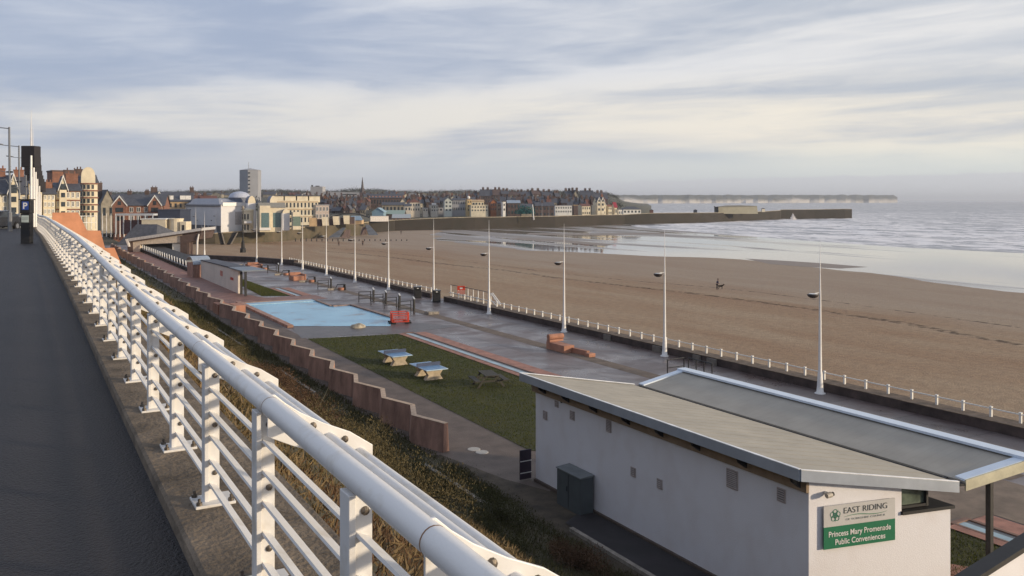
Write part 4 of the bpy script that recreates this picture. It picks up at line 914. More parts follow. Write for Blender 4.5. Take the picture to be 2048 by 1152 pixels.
# roofs
M_ROOFT = mat('roof_tan', (0.40, 0.36, 0.29), .75, .07, 1.0, .12, 10)
def roof_mat():
    m = bpy.data.materials.new('roof_grey'); t, b = nodes_of(m); n = t.nodes.new; l = t.links.new
    g = n('ShaderNodeNewGeometry'); wv_ = n('ShaderNodeTexWave'); wv_.wave_type = 'BANDS'; wv_.bands_direction = 'Y'; wv_.inputs['Scale'].default_value = 1.0; wv_.inputs['Distortion'].default_value = .0; wv_.wave_profile = 'SAW'
    l(g.outputs['Position'], wv_.inputs['Vector']); r = n('ShaderNodeValToRGB'); r.color_ramp.elements[0].position = .0; r.color_ramp.elements[0].color = (.28, .26, .225, 1); r.color_ramp.elements[1].position = .04; r.color_ramp.elements[1].color = (.42, .385, .33, 1); l(wv_.outputs[0], r.inputs[0])
    q = n('ShaderNodeTexNoise'); q.inputs['Scale'].default_value = .8; q.inputs['Detail'].default_value = 6; l(g.outputs['Position'], q.inputs['Vector'])
    mx = n('ShaderNodeMix'); mx.data_type = 'RGBA'; mx.blend_type = 'MULTIPLY'; mx.inputs[0].default_value = .5; l(r.outputs[0], mx.inputs[6]); l(q.outputs[0], mx.inputs[7]); l(mx.outputs[2], b.inputs['Base Color']); b.inputs['Roughness'].default_value = .6; return m
M_ROOFG = roof_mat(); M_FASC = mat('fascia_metal', (0.40, 0.44, 0.50), .35, .06, 1.5, metal=.3); M_TRIM = mat('roof_trim', (0.62, 0.70, 0.80), .4, .04, 2)
L4 = [(17.8, 30.1, 4.37), (17.8, 15.6, 4.37), (22.85, 14.43, 3.56), (22.85, 29.0, 3.56)]
R4 = [(23.08, 29.0, 3.57), (23.08, 14.38, 3.57), (25.7, 13.8, 3.99), (25.7, 29.0, 3.99)]
lr = MB().prism([inv @ Vector(p) - Vector((0, 0, .05)) for p in L4], (0, 0, .05)).build('roof', M_ROOFT, tb)
rr_ = MB().prism([inv @ Vector(p) - Vector((0, 0, .05)) for p in R4], (0, 0, .05)).build('roof', M_ROOFG, tb)
# standing seams on the tan roof
mb = MB()
for i in range(24):
    f = (i + .5) / 24; y0 = 30.1 + (15.6 - 30.1) * f; y1 = 29.0 + (14.42 - 29.0) * f
    mb.prism([inv @ Vector((17.84, y0 - .012, 4.366)), inv @ Vector((17.84, y0 + .012, 4.366)), inv @ Vector((22.83, y1 + .012, 3.566)), inv @ Vector((22.83, y1 - .012, 3.566))], (0, 0, .004))
mb.build('seam', M_ROOFT, lr)
def edge(mb, a, b, w0, w1, z0, z1):   # bar along an edge: lateral offsets w0..w1 (right of direction), heights z0..z1
    a = inv @ Vector(a); b = inv @ Vector(b); d = (b - a); d.z = 0; d.normalize(); n_ = Vector((d.y, -d.x, 0))
    mb.prism([a + n_ * w0 + Vector((0, 0, z0)), b + n_ * w0 + Vector((0, 0, z0)), b + n_ * w1 + Vector((0, 0, z0)), a + n_ * w1 + Vector((0, 0, z0))], (0, 0, z1 - z0))
mb = MB(); edge(mb, L4[0], (17.8, 15.6, 4.37), .0, .05, -.27, .035); edge(mb, L4[1], L4[2], 0, .05, -.27, .030); edge(mb, L4[3], L4[0], 0, .05, -.2, .04); mb.build('fascia', M_FASC, lr)
mb = MB(); edge(mb, L4[0], (17.8, 15.6, 4.37), -.03, .055, .036, .055); edge(mb, L4[1], L4[2], -.03, .055, .031, .050); edge(mb, L4[3], L4[0], -.06, .055, .041, .060); mb.build('drip_edge', mat('drip_edge', (.85, .85, .85), .4), lr)
mb = MB(); edge(mb, R4[2], R4[3], -.46, .0, -.02, .06); edge(mb, R4[1], R4[2], -.34, 0, -.02, .055); edge(mb, R4[3], R4[0], -.34, .0, -.02, .052); mb.build('trim', M_TRIM, rr_)
mb = MB(); edge(mb, R4[2], R4[3], .0, .05, -.24, .05); edge(mb, R4[1], R4[2], .0, .05, -.26, .045); mb.build('fascia', mat('fascia_cream', (.52, .49, .36), .5), rr_)
mb = MB(); mb.prism([inv @ Vector((22.9, 29, 3.45)), inv @ Vector((22.9, 14.4, 3.45)), inv @ Vector((23.08, 14.35, 3.45)), inv @ Vector((23.08, 29, 3.45))], (0, 0, .07)); mb.build('gutter', M_BLACK, tb)
mb = MB(); mb.prism([inv @ Vector((x_, y_, 3.66)) for x_, y_ in [(18.22, 29.9), (18.22, 15.76), (18.30, 15.74), (18.30, 29.9)]], (0, 0, .28)); mb.build('eaves_board', mat('eaves_board', (.30, .22, .15), .8), tb)
for yy in (28.81, 27.11, 25.3, 23.37, 21.6, 19.86, 17.91, 15.95):
    mb = MB(); mb.prism([inv @ Vector((17.86, yy, 4.10)), inv @ Vector((18.215, yy, 4.06)), inv @ Vector((18.215, yy, 3.74)), inv @ Vector((17.95, yy, 3.92))], (0, .10, 0)); mb.build('rafter', M_DARKM, tb)
mb = MB(); mb.box(24.45, 24.6, 14.45, 14.6, -.1, 3.74, inv); mb.build('roof_post', M_BLACK, tb)
mb = MB(); mb.prism([inv @ Vector((22.4, 15.0, 3.36)), inv @ Vector((25.5, 14.4, 3.78)), inv @ Vector((25.5, 14.5, 3.78)), inv @ Vector((22.4, 15.1, 3.36))], (0, 0, .10)); mb.build('roof_beam', M_DARKM, tb)
# vents in the long wall
M_VENT = mat('vent_grey', (.20, .19, .19), .6); M_VFR = mat('vent_frame', (.42, .36, .34), .7)
for (yy, zz_, w_, h_) in [(28.96, 2.86, .30, .34), (27.02, 3.27, .30, .34), (28.11, 3.48, .26, .24), (24.69, 3.40, .30, .44), (23.28, 2.14, .26, .32), (21.88, 2.13, .26, .32), (18.57, 3.23, .46, .56), (16.69, 3.32, .30, .38)]:
    mb = MB(); mb.box(18.272, 18.298, yy - w_ / 2, yy + w_ / 2, zz_ - h_ / 2, zz_ + h_ / 2, inv); vt = mb.build('vent', M_VFR, tb)
    mb = MB(); mb.box(18.266, 18.271, yy - w_ / 2 + .03, yy + w_ / 2 - .03, zz_ - h_ / 2 + .03, zz_ + h_ / 2 - .03, inv); mb.build('recess', M_VENT, vt)
    mb = MB(); k = int(h_ / .055)
    for i in range(1, k): z = zz_ - h_ / 2 + i * h_ / k; mb.prism([inv @ Vector((18.265, yy - w_ / 2 + .03, z - .012)), inv @ Vector((18.25, yy - w_ / 2 + .03, z - .020)), inv @ Vector((18.25, yy - w_ / 2 + .03, z - .014)), inv @ Vector((18.265, yy - w_ / 2 + .03, z + .004))], (0, w_ - .06, 0))
    mb.build('louvre', M_VFR, vt)
mb = MB(); mb.tube([inv @ Vector((18.299, 27.75, 3.65)), inv @ Vector((18.25, 27.75, 3.65))], .05, 10); mb.build('pipe_outlet', M_BLACK, tb)
mb = MB(); mb.box(18.20, 18.298, 15.9, 29.7, -.1, .12, inv); mb.build('plinth', mat('plinth', (.10, .075, .06), .9), tb)
# sign on the end wall
u0, z1 = on_end(1643, 1011); u1, _z = on_end(1785, 992); _u, z0 = on_end(1643, 1097); _u, zm = on_end(1643, 1053)
sg = thing('wall_sign', 'white and green council sign with lettering on the end wall of the toilet block', 'sign', Vector((18.3, 15.75, 0)) + wv * u0)
ang = math.atan2(wv.y, wv.x); MS = Matrix.Rotation(ang, 4, 'Z'); SWD = u1 - u0
M_GREEN = mat('sign_green', (0.01, 0.155, 0.075), .45, .05, 2); M_SIGNW = mat('sign_white', (.50, .49, .48), .5, .04, 2)
mb = MB(); mb.box(0, SWD, -.10, -.075, zm, z1, MS); mb.build('upper_panel', M_SIGNW, sg)
mb = MB(); mb.box(0, SWD, -.102, -.075, z0, zm - .003, MS); mb.build('lower_panel', M_GREEN, sg)
mb = MB()
for f in (.15, .85): mb.box(SWD * f - .02, SWD * f + .02, -.074, -.002, z0 + .1, z1 - .1, MS)
mb.build('bracket', M_DARKM, sg)
TX = MS @ Matrix.Translation((0, -.108, 0)) @ Matrix.Rotation(R(90), 4, 'X')
def tx(nm, body, size, fx, z, m, sx=1, bold=0): return text_mesh(nm, body, size, m, sg, TX @ Matrix.Translation((SWD * fx, z, 0)), .003, bold, sx)
H_ = z1 - z0; H1 = z1 - zm; H2 = zm - z0
M_INK = mat('sign_ink', (.045, .055, .055), .6)
def fit(o, wanted):
    xs_ = [v.co.x for v in o.data.vertices]; wdt = max(xs_) - min(xs_)
    o.matrix_local = TM[o.name] @ Matrix.Diagonal((wanted / wdt, 1, 1, 1))
fit(tx('lettering', 'EAST RIDING', .30 * H1 * 1.35, .265, zm + H1 * .56, M_INK, bold=-.002), SWD * .61)
fit(tx('lettering', 'OF YORKSHIRE COUNCIL', .13 * H1, .30, zm + H1 * .22, mat('sign_grey', (.33, .35, .34), .6)), SWD * .56)
fit(tx('lettering', 'Princess Mary Promenade', .36 * H2, .06, zm - H2 * .46, M_WHITE, bold=.002), SWD * .87)
fit(tx('lettering', 'Public Conveniences', .36 * H2, .15, zm - H2 * .84, M_WHITE, bold=.002), SWD * .70)
mb = MB(); pts = [(SWD * (.28 + .60 * i / 16), -.105, zm + H1 * (.40 + .03 * i / 16 + .055 * math.sin(i / 16 * 6.28))) for i in range(17)]
for i in range(16):
    a, b = pts[i], pts[i + 1]; t_ = .008 * math.sin(math.pi * (i + .5) / 16) + .002
    mb.prism([MS @ Vector((a[0], -.104, a[2] - t_)), MS @ Vector((b[0], -.104, b[2] - t_)), MS @ Vector((b[0], -.104, b[2] + t_)), MS @ Vector((a[0], -.104, a[2] + t_))], MS.to_3x3() @ Vector((0, -.003, 0)))
mb.build('swoosh', M_GREEN, sg)
mb = MB(); cx, cz, Rr = SWD * .155, zm + H1 * .52, H1 * .30      # rose emblem: petals, inner petals and centre as rings
def ring(cx, cz, r0, r1, n=10, ph=0, part=1.0):
    for i in range(int(n * part)):
        a0 = ph + 2 * math.pi * i / n; a1 = ph + 2 * math.pi * (i + 1) / n
        q = [(cx + r * math.cos(a), cz + r * math.sin(a)) for r, a in ((r0, a0), (r1, a0), (r1, a1), (r0, a1))]
        mb.prism([MS @ Vector((x_, -.104, z_)) for x_, z_ in q], MS.to_3x3() @ Vector((0, -.003, 0)))
for i in range(5):
    a = math.pi / 2 + i * 2 * math.pi / 5; ring(cx + Rr * .62 * math.cos(a), cz + Rr * .62 * math.sin(a), Rr * .30, Rr * .40, 10)
    a += math.pi / 5; ring(cx + Rr * .34 * math.cos(a), cz + Rr * .34 * math.sin(a), Rr * .15, Rr * .22, 8)
    a2 = a; p_ = [(cx + Rr * .70 * math.cos(a2 - .12), cz + Rr * .70 * math.sin(a2 - .12)), (cx + Rr * 1.02 * math.cos(a2), cz + Rr * 1.02 * math.sin(a2)), (cx + Rr * .70 * math.cos(a2 + .12), cz + Rr * .70 * math.sin(a2 + .12))]
    mb.prism([MS @ Vector((x_, -.104, z_)) for x_, z_ in p_], MS.to_3x3() @ Vector((0, -.0035, 0)))
ring(cx, cz, .0, Rr * .12, 8); mb.build('emblem', mat('emblem_green', (.03, .17, .11), .5), sg)
# floodlight camera above the sign
u, z = on_end(1650, 985); r = thing('security_camera', 'round pale security camera above the sign on the end wall', 'camera', Vector((18.3, 15.75, z)) + wv * u)
mb = MB(); mb.tube([(0, 0, 0), tuple(nw * .10)], .05, 10); mb.build('mount', M_WHITE2, r)
mb = MB(); q = nw * .17; mb.tube([q + Vector((-.10, 0, -.02)), q + Vector((.06, -.02, 0))], [.07, .075], 12); mb.build('body', mat('camera_cream', (.5, .45, .38), .5), r, smooth_=False)
mb = MB(); mb.tube([q + Vector((.062, -.02, 0)), q + Vector((.13, -.03, .01))], [.06, .055], 12); mb.build('lens', M_BLACK, r)
# grey cabinet against the long wall
r = thing('utility_cabinet', 'dark grey utility cabinet standing against the long white wall', 'cabinet', (17.92, 26.3, 0)); r.scale = (.70, .92, .90)
M_CAB = mat('cabinet_grey', (0.085, 0.10, 0.105), .6, .08, 2)
mb = MB(); mb.box(-.42, .42, -.85, .85, 0, 1.50); mb.build('body', M_CAB, r, bevel=.02)
mb = MB(); mb.prism([(-.46, -.89, 1.502), (.44, -.89, 1.502), (.44, -.89, 1.60), (-.46, -.89, 1.55)], (0, 1.78, 0)); mb.build('lid', mat('cabinet_lid', (.16, .175, .18), .55), r, bevel=.01)
mb = MB(); mb.box(-.432, -.421, -.012, .012, .1, 1.45).box(-.445, -.421, .08, .12, .75, .95); mb.build('door_handle', M_DARKM, r)
r = thing('gate', 'narrow dark gate panel at the far corner of the toilet block', 'gate', (18.0, 30.0, 0))
mb = MB(); mb.box(-.28, .25, -.03, .03, .05, 1.25); mb.build('panel', mat('gate_dark', (.03, .02, .035), .6), r)
mb = MB(); mb.box(-.28, .25, -.045, -.032, .30, .33).box(-.28, .25, -.045, -.032, .78, .81); mb.build('rail', M_WHITE2, r)
sheet('path', [(16.7, 6), (18.2, 6), (18.2, 26), (16.75, 25.2)], .05, mat('dark_yard', (.028, .024, .026), .7, .2, 1, .4, 30))
mb = MB(); mb.box(-.08, .08, -6, 6, -.1, .12); o = mb.build('edging', M_CONC, loc=(16.6, 18.6, 0)); o['kind'] = 'structure'
sheet('path', [(28.1, 19.5), (35, 23), (35, 15), (30.8, 12), (30.8, 18.2), (28.1, 18.3)], .012, mat('worn_path', (.20, .15, .11), .8, .2, 1, .3, 30))
sheet('terracotta_paving', [(23.0, 12), (25.9, 15.6), (24.6, 17.5), (22.95, 17.0)], .03, M_TPAVE)
# near white wall with dark coping at the lower right
mb = MB(); r = thing('ramp_wall', 'white wall with sloping black coping at the lower right corner', 'wall', (18, 11, 0))
mb.prism([(-.6, -.12, 0), (3.6, -.12, 0), (3.6, -.12, 3.85), (-.6, -.12, 3.20)], (0, .24, 0)); mb.build('wall', M_REND, r)
mb = MB(); mb.prism([(-.7, -.18, 3.19), (3.7, -.18, 3.87), (3.7, -.18, 3.99), (-.7, -.18, 3.31)], (0, .36, 0)); mb.build('coping', M_BLACK, r)

# ------------------------------------------------------------------ kiosk, fence, chalets, shelter
r = thing('kiosk', 'long cream kiosk with flat blue canopy between pool and beach huts', 'kiosk', (24.5, 120, 0)); inv = Matrix.Translation((-24.5, -120, 0))
M_KW = mat('kiosk_cream', (.70, .63, .56), .8, .06, .5)
mb = MB(); mb.box(23.3, 23.7, 108, 133, -.1, 2.45, inv); mb.prism([inv @ Vector((23.3, 108, 2.45)), inv @ Vector((23.3, 133, 2.45)), inv @ Vector((23.3, 133, 2.5)), inv @ Vector((23.3, 108, 2.85))], (.4, 0, 0)); mb.build('wall', M_KW, r)
mb = MB(); mb.prism([inv @ Vector((23.0, 104.5, 2.95)), inv @ Vector((26.0, 104.5, 2.95)), inv @ Vector((26.0, 112, 2.86)), inv @ Vector((23.0, 112, 2.86))], (0, 0, .12)); mb.build('canopy', mat('canopy_blue', (.17, .20, .235), .5), r)
mb = MB(); mb.prism([inv @ Vector((23.2, 112.02, 2.88)), inv @ Vector((25.4, 112.02, 2.88)), inv @ Vector((25.4, 133, 2.55)), inv @ Vector((23.2, 133, 2.55))], (0, 0, .12)); mb.build('roof', M_SLATE, r)
for yy in (104.5, 106.8): mb = MB(); mb.box(23.3, 23.55, yy - .12, yy + .12, 0, 2.94, inv); mb.build('post', M_BLACK, r)
mb = MB()
for i in range(13):
    a = math.pi * i / 12 * .92 + .05; 
pr = [(133.2 + 3 - 3 * math.cos(math.pi * i / 12), 2.05 + 1.0 * math.sin(math.pi * i / 12)) for i in range(13)]
mb.prism([inv @ Vector((22.2, a, b)) for a, b in pr] + [inv @ Vector((22.2, a, b - .12)) for a, b in reversed(pr)], (2.6, 0, 0)); mb.build('barrel_roof', mat('barrel_roof', (.33, .38, .44), .4), r)
mb = MB(); mb.box(22.3, 24.7, 133.5, 138.9, 0, 2.0, inv); mb.build('barrel_wall', M_TERRA_D, r)
for (yy, zz_, w_, h_, c_) in ((118, 1.75, 1.6, .7, (.55, .22, .18)), (111.5, 1.55, 1.7, .35, (.5, .06, .04))):
    mb = MB(); mb.box(23.27, 23.298, yy - w_ / 2, yy + w_ / 2, zz_ - h_ / 2, zz_ + h_ / 2, inv); mb.build('notice', mat('notice_%d' % int(yy), c_, .6), r)
mb = MB(); mb.box(27, 27.8, 133.5, 134.2, 0, 1.1, inv)
# leaning-post fence in front of the chalets
r = thing('chalet_fence', 'black based fence with many leaning white uprights beside the beach chalets', 'fence', (23.6, 175, 0)); inv = Matrix.Translation((-23.6, -175, 0))
mb = MB(); mb.box(23.4, 23.8, 141, 212, .45, .62, inv).box(23.4, 23.8, 141, 212, -.05, .2, inv); mb.build('base', M_BLACK, r)
mb0 = MB(); mb0.prism([(-.06, -.30, .625), (-.06, .25, .625), (-.06, .55, 1.60), (-.06, .40, 1.60)], (.12, 0, 0)); up0 = mb0.build('upright', M_WHITE2, r)
for i in range(24):
    c = up0 if i == 0 else up0.copy()
    if i: COL.objects.link(c); c.parent = r
    c.location = (0, 142 - 175 + i * 3.0, 0)
r = thing('beach_chalets', 'long low dark roofed row of beach chalets behind the leaning fence', 'beach huts', (28, 175, 0)); inv = Matrix.Translation((-28, -175, 0))
mb = MB(); mb.box(24.3, 27.6, 143, 212, 0, .9, inv); mb.build('wall', mat('chalet_wall', (.05, .045, .045), .8), r)
mb = MB(); mb.prism([inv @ Vector((24.1, 142.7, .9)), inv @ Vector((27.9, 142.7, 1.0)), inv @ Vector((27.9, 142.7, 1.1)), inv @ Vector((24.1, 142.7, 1.02))], (0, 69.6, 0)); mb.build('roof', mat('felt_roof', (.028, .027, .03), .8), r)
for i in range(14): mb = MB(); mb.box(27.61, 27.65, 144 + i * 4.9, 147.6 + i * 4.9, .05, .85, inv); mb.build('door', mat('chalet_door', (.12, .10, .10), .7), r)

def frame(p, rot): return Matrix.Translation(p) @ Matrix.Rotation(-TH + rot, 4, 'Z')
def loc_thing(name, lab, cat, px, py, Z, rot=0.0, group=None):
    p = at(px, py, Z); return thing(name, lab, cat, p, -TH + rot, group)
# shelter with the big flying roof
Z = 190; s_ = Z / F
r = loc_thing('beach_shelter', 'white shelter under a long pale flying roof with brown pillars', 'shelter', 330, 504, Z)
def X_(px): return (px - 330) * s_
def Y_(py): return (504 - py) * s_
mb = MB(); a = [(X_(255), Y_(483)), (X_(405), Y_(461))]
mb.prism([(a[0][0], -.6, a[0][1]), (a[1][0], -.6, a[1][1]), (a[1][0], -.6, a[1][1] + .62), (a[0][0], -.6, a[0][1] + .62)], (0, 9, 0)); rf = mb.build('roof', mat('roof_pale', (.50, .50, .52), .5), r)
mb = MB(); mb.prism([(a[0][0] + .3, -.4, a[0][1] - .25), (a[1][0] - .2, -.4, a[1][1] - .25), (a[1][0] - .2, -.4, a[1][1] - .01), (a[0][0] + .3, -.4, a[0][1] - .01)], (0, 8.6, 0)); mb.build('soffit', M_BRICKD, rf)
mb = MB(); mb.prism([(X_(362), -.3, Y_(490)), (X_(400), -.3, Y_(478)), (X_(405), -.3, Y_(464)), (X_(362), -.3, Y_(471))], (0, 8, 0)); mb.build('roof_box', M_BRICKD, r)
mb = MB(); mb.prism([(X_(253), -.7, Y_(478)), (X_(258), -.7, Y_(478)), (X_(261), -.7, Y_(493)), (X_(259), -.7, Y_(493))], (0, 1, 0)); mb.build('prow', M_WHITE, r)
mb = MB(); mb.prism([(X_(266), 0, -1), (X_(280), 0, -1), (X_(280), 0, Y_(489)), (X_(362), 0, Y_(485)), (X_(362), 0, Y_(470)), (X_(266), 0, Y_(483))], (0, 5, 0)); mb.build('wall', mat('shelter_wall', (.60, .52, .44), .8), r)
mb = MB(); mb.box(X_(280.5), X_(342), 1.5, 4, -1, Y_(489)); mb.build('dark_front', M_DARKM, r)
mb = MB(); mb.box(X_(343), X_(361), .4, 4, -.5, Y_(487)); mb.build('inner_wall', M_WHITE2, r)
mb = MB(); mb.box(X_(361), X_(376), -.15, 3, -1, Y_(471)); mb.build('pillar', M_BRICKD, r)
mb = MB(); mb.box(X_(255), X_(266), .0, 3, -1, Y_(483)); mb.build('pillar', M_BRICKD, r)
mb = MB(); mb.tube([(X_(395.5), -.4, -.8), (X_(396), -.4, Y_(482)), (X_(399), -.4, Y_(468))], [.22, .22, .16], 8); mb.build('post', M_WHITE, r)
# hipped pavilion
Z = 225; s_ = Z / F; r = loc_thing('pavilion', 'dark slate pavilion with hipped roof behind the flying roof', 'pavilion', 280, 502, Z)
def X_(px): return (px - 280) * s_
mb = MB(); v = [(X_(232), -2, .6), (X_(318), -2, 1.6), (X_(332), 9, 4.3), (X_(256), 9, 2), (X_(263), 3, 7.0), (X_(305), 3, 7.0)]
mb.add(v, [(0, 1, 5, 4), (1, 2, 5), (2, 3, 4, 5), (3, 0, 4)]); mb.build('roof', M_SLATE, r)
mb = MB(); mb.prism([(X_(240), -1.5, -1.5), (X_(318), -1.5, -1.5), (X_(318), -1.5, 1.0), (X_(240), -1.5, .6)], (0, 8, 0)); mb.build('wall', M_BRICKD, r)

# ------------------------------------------------------------------ town
def house(name, lab, x0, x1, ye, yb, Z, a=18, depth=10, roof='gable', yr=None, wm=None, rm=None, rows=2, cols=3, ch=(), gables=(), group=None, cat='house', ww=.42, wh=.5, wmat=None, frames=False, bands=None, side_win=0):
    wm = wm or M_BRICK; rm = rm or M_SLATE; a = R(a); s_ = Z / F; k0, k1 = (x0 - 1024) / F, (x1 - 1024) / F; depth = depth * 1.0
    for _ in range(12):
        X0 = max(k0 * Z, k0 * (Z + depth * math.cos(a)) + depth * math.sin(a)); W_ = (k1 * Z - X0) / (math.cos(a) - k1 * math.sin(a))
        if W_ * math.cos(a) > .45 * (k1 - k0) * Z or depth < 3 or 'hall' in name: break
        depth *= .85
    W_ = max(1.5, W_); side = (X0 - k0 * Z) / s_
    r = loc_thing(name, lab, cat, x0 + side, yb, Z, a, group); Hh = (yb - ye) * s_; hr = (ye - yr) * s_ if yr is not None else 2.5
    mb = MB(); mb.box(0, W_, 0, depth, -7, Hh)
    if roof == 'gable': mb.prism([(0, .02, Hh), (0, depth - .02, Hh), (0, depth / 2, Hh + hr)], (W_, 0, 0))
    if roof == 'front': mb.prism([(0, 0, Hh), (W_, 0, Hh), (W_ / 2, 0, Hh + hr)], (0, depth, 0))
    wl = mb.build('wall', wm, r)
    mb = MB(); e = .35; T = .16
    if roof == 'gable':
        mb.prism([(-e, -e, Hh - .12), (-e, depth / 2, Hh + hr + .02), (-e, depth / 2, Hh + hr + .02 + T), (-e, -e - .05, Hh + T - .12)], (W_ + 2 * e, 0, 0))
        mb.prism([(-e, depth + e, Hh - .12), (-e, depth / 2 + .002, Hh + hr + .02), (-e, depth / 2 + .002, Hh + hr + .02 + T), (-e, depth + e, Hh + T - .12)], (W_ + 2 * e, 0, 0))
    elif roof == 'front':
        for sg_ in (0, 1):
            xe = -e if sg_ == 0 else W_ + e; xm = W_ / 2 + (-.001 if sg_ == 0 else .001)
            mb.prism([(xe, -e, Hh - .15), (xm, -e, Hh + hr + .02), (xm, -e, Hh + hr + .02 + T), (xe, -e, Hh - .15 + T)], (0, depth + e, 0))
    elif roof == 'hip':
        k = min(depth / 2, W_ / 2) * .95; mb.add([(-e, -e, Hh), (W_ + e, -e, Hh), (W_ + e, depth + e, Hh), (-e, depth + e, Hh), (k, depth / 2, Hh + hr), (W_ - k, depth / 2, Hh + hr)], [(0, 1, 5, 4), (1, 2, 5), (2, 3, 4, 5), (3, 0, 4), (3, 2, 1, 0)])
    else:
        mb.box(-.15, W_ + .15, -.15, depth + .15, Hh + .003, Hh + .35)
    rf = mb.build('roof', rm, r)
    for fx, hc, wc in ch:
        mb = MB(); zc = Hh + (hr if roof in ('gable', 'hip', 'front') else .35); mb.box(W_ * fx - wc / 2, W_ * fx + wc / 2, depth / 2 - .6, depth / 2 + .6, Hh, zc + hc); mb.box(W_ * fx - wc / 2 - .08, W_ * fx + wc / 2 + .08, depth / 2 - .68, depth / 2 + .68, zc + hc + .002, zc + hc + .2)
        for q in (-.25, .25): mb.tube([(W_ * fx + wc * q, depth / 2, zc + hc + .2), (W_ * fx + wc * q, depth / 2, zc + hc + .7)], .14, 6)
        mb.build('chimney', M_BRICKD if wm is not M_CREAM else M_BRICK, rf)
    if rows and cols:
        dx = W_ / cols; dz = Hh / rows
        for i in range(cols):
            for j in range(rows):
                cx, cz = (i + .5) * dx, (j + .52) * dz; w2, h2 = dx * ww / 2, dz * wh / 2
                mb = MB(); mb.box(cx - w2, cx + w2, -.04, -.005, cz - h2, cz + h2); wd = mb.build('window', wmat or M_GLASS, r)
                if frames:
                    mb = MB(); t_ = .10; mb.box(cx - w2 - t_, cx - w2, -.09, -.004, cz - h2 - t_, cz + h2 + t_).box(cx + w2, cx + w2 + t_, -.09, -.004, cz - h2 - t_, cz + h2 + t_).box(cx - w2, cx + w2, -.09, -.004, cz + h2, cz + h2 + t_).box(cx - w2, cx + w2, -.12, -.004, cz - h2 - t_ * 1.4, cz - h2).box(cx - .05, cx + .05, -.07, -.041, cz - h2, cz + h2)
                    mb.build('frame', M_WHITE2, wd)
    for (f0, f1, hp, gm) in gables:     # gables standing on the facade
        g0, g1 = W_ * f0, W_ * f1; dd_ = .9 if frames else .5
        mb = MB(); mb.prism([(g0, -dd_, -3), (g1, -dd_, -3), (g1, -dd_, Hh), ((g0 + g1) / 2, -dd_, Hh + hp), (g0, -dd_, Hh)], (0, dd_ + 1.5, 0)); gb = mb.build('gable', gm, r)
        mb = MB(); xm = (g0 + g1) / 2
        for xe in (g0 - .3, g1 + .3):
            mb.prism([(xe, -dd_ - .25, Hh - .35), (xm, -dd_ - .25, Hh + hp), (xm, -dd_ - .25, Hh + hp + .5), (xe, -dd_ - .25, Hh + .10)], (0, .2, 0))
        mb.build('bargeboard', M_WHITE2, gb)
        mb = MB(); 
        for xe in (g0 - .3, g1 + .3): mb.prism([(xe, -dd_ - .04, Hh - .2), (xm, -dd_ - .04, Hh + hp + .1), (xm, -dd_ - .04, Hh + hp + .32), (xe, -dd_ - .04, Hh + .05)], (0, dd_ + depth * .45, 0))
        mb.build('gable_roof', rm, gb)
        for j in range(max(1, rows)):
            cz = (j + .5) * Hh / max(1, rows); h2 = Hh / max(1, rows) * wh / 2; w2 = (g1 - g0) * .28
            mb = MB(); mb.box(xm - w2, xm + w2, -dd_ - .05, -dd_ - .005, cz - h2, cz + h2); mb.build('window', M_GLASS, gb)
        mb = MB(); mb.box(xm - .5, xm + .5, -dd_ - .05, -dd_ - .005, Hh + hp * .05, Hh + hp * .5); mb.build('window', M_GLASS, gb)
    if bands:
        for j in range(1, rows + 1):
            mb = MB(); mb.box(-.1, W_ + .1, -.14, -.003, Hh * j / rows - .28, Hh * j / rows); mb.build('band', bands, r)
    return r, W_, Hh, depth

# left hotels
house('hotel', 'cream hotel with a tall pointed gable, behind the left street lamps', -14, 54, 388, 452, 150, 33, 12, 'gable', 350, M_CREAM, M_SLATE, 3, 5, [(.2, 1.2, 1.6), (.8, 1.0, 1.6)], [(.42, .72, 3.3, M_CREAM)], frames=True)
house('hotel', 'narrow cream hotel seen between the white posts', 52, 84, 366, 452, 156, 33, 8, 'gable', 352, M_CREAM, M_SLATE, 4, 3, [(.3, 1.5, 1.8)], frames=True)
house('hotel', 'low cream terrace immediately right of the white posts', 80, 110, 388, 430, 161, 33, 8, 'gable', 376, M_CREAM, M_SLATE, 3, 3, [(.6, 1.0, 1.2)], frames=True)
house('apartment_block', 'square red brick block rising above the cream hotels', 94, 129, 343, 425, 205, 38, 7, 'flat', None, M_BRICK, M_BRICKD, 0, 0, cat='building')
house('hotel', 'cream hotel with white pointed gable and bay windows beside the turret', 104, 160, 381, 436, 166, 33, 9, 'gable', 366, M_CREAM, M_SLATE, 3, 5, [(.75, 1.8, 2.2)], [(.12, .42, 2.6, M_CREAM)], frames=True, bands=M_BRICK)
house('house', 'dark roofed brick house between the red block and the turret', 126, 158, 372, 425, 196, 33, 8, 'gable', 356, M_BRICK, M_SLATE, 2, 2, [(.5, 1.8, 3.0)])
# turret building: round corner bays banded in brick and cream
Z = 180; s_ = Z / F; r, W_, Hh, dp = house('hotel', 'tall corner hotel with banded round bay and curved gable', 152, 194, 366, 436, Z, 33, 8, 'gable', 350, M_BRICK, M_SLATE, 4, 3, [(.05, 1.2, 1.2)], bands=M_CREAM, frames=True)
mb = MB(); prof = []
for j in range(5): prof += [(1.75, j * Hh / 5 - (3 if j == 0 else 0)), (1.75, (j + .68) * Hh / 5)]
mb.lathe((W_ - 1.6, -.2, 0), [(1.7, -3), (1.7, Hh)], 14); by_ = mb.build('bay', M_CREAM, r)
for j in range(5): mb = MB(); mb.lathe((W_ - 1.6, -.2, 0), [(1.78, (j + .80) * Hh / 5), (1.86, (j + .84) * Hh / 5), (1.86, (j + .96) * Hh / 5), (1.78, (j + 1.0) * Hh / 5)], 14); mb.build('brick_band', M_BRICK, by_)
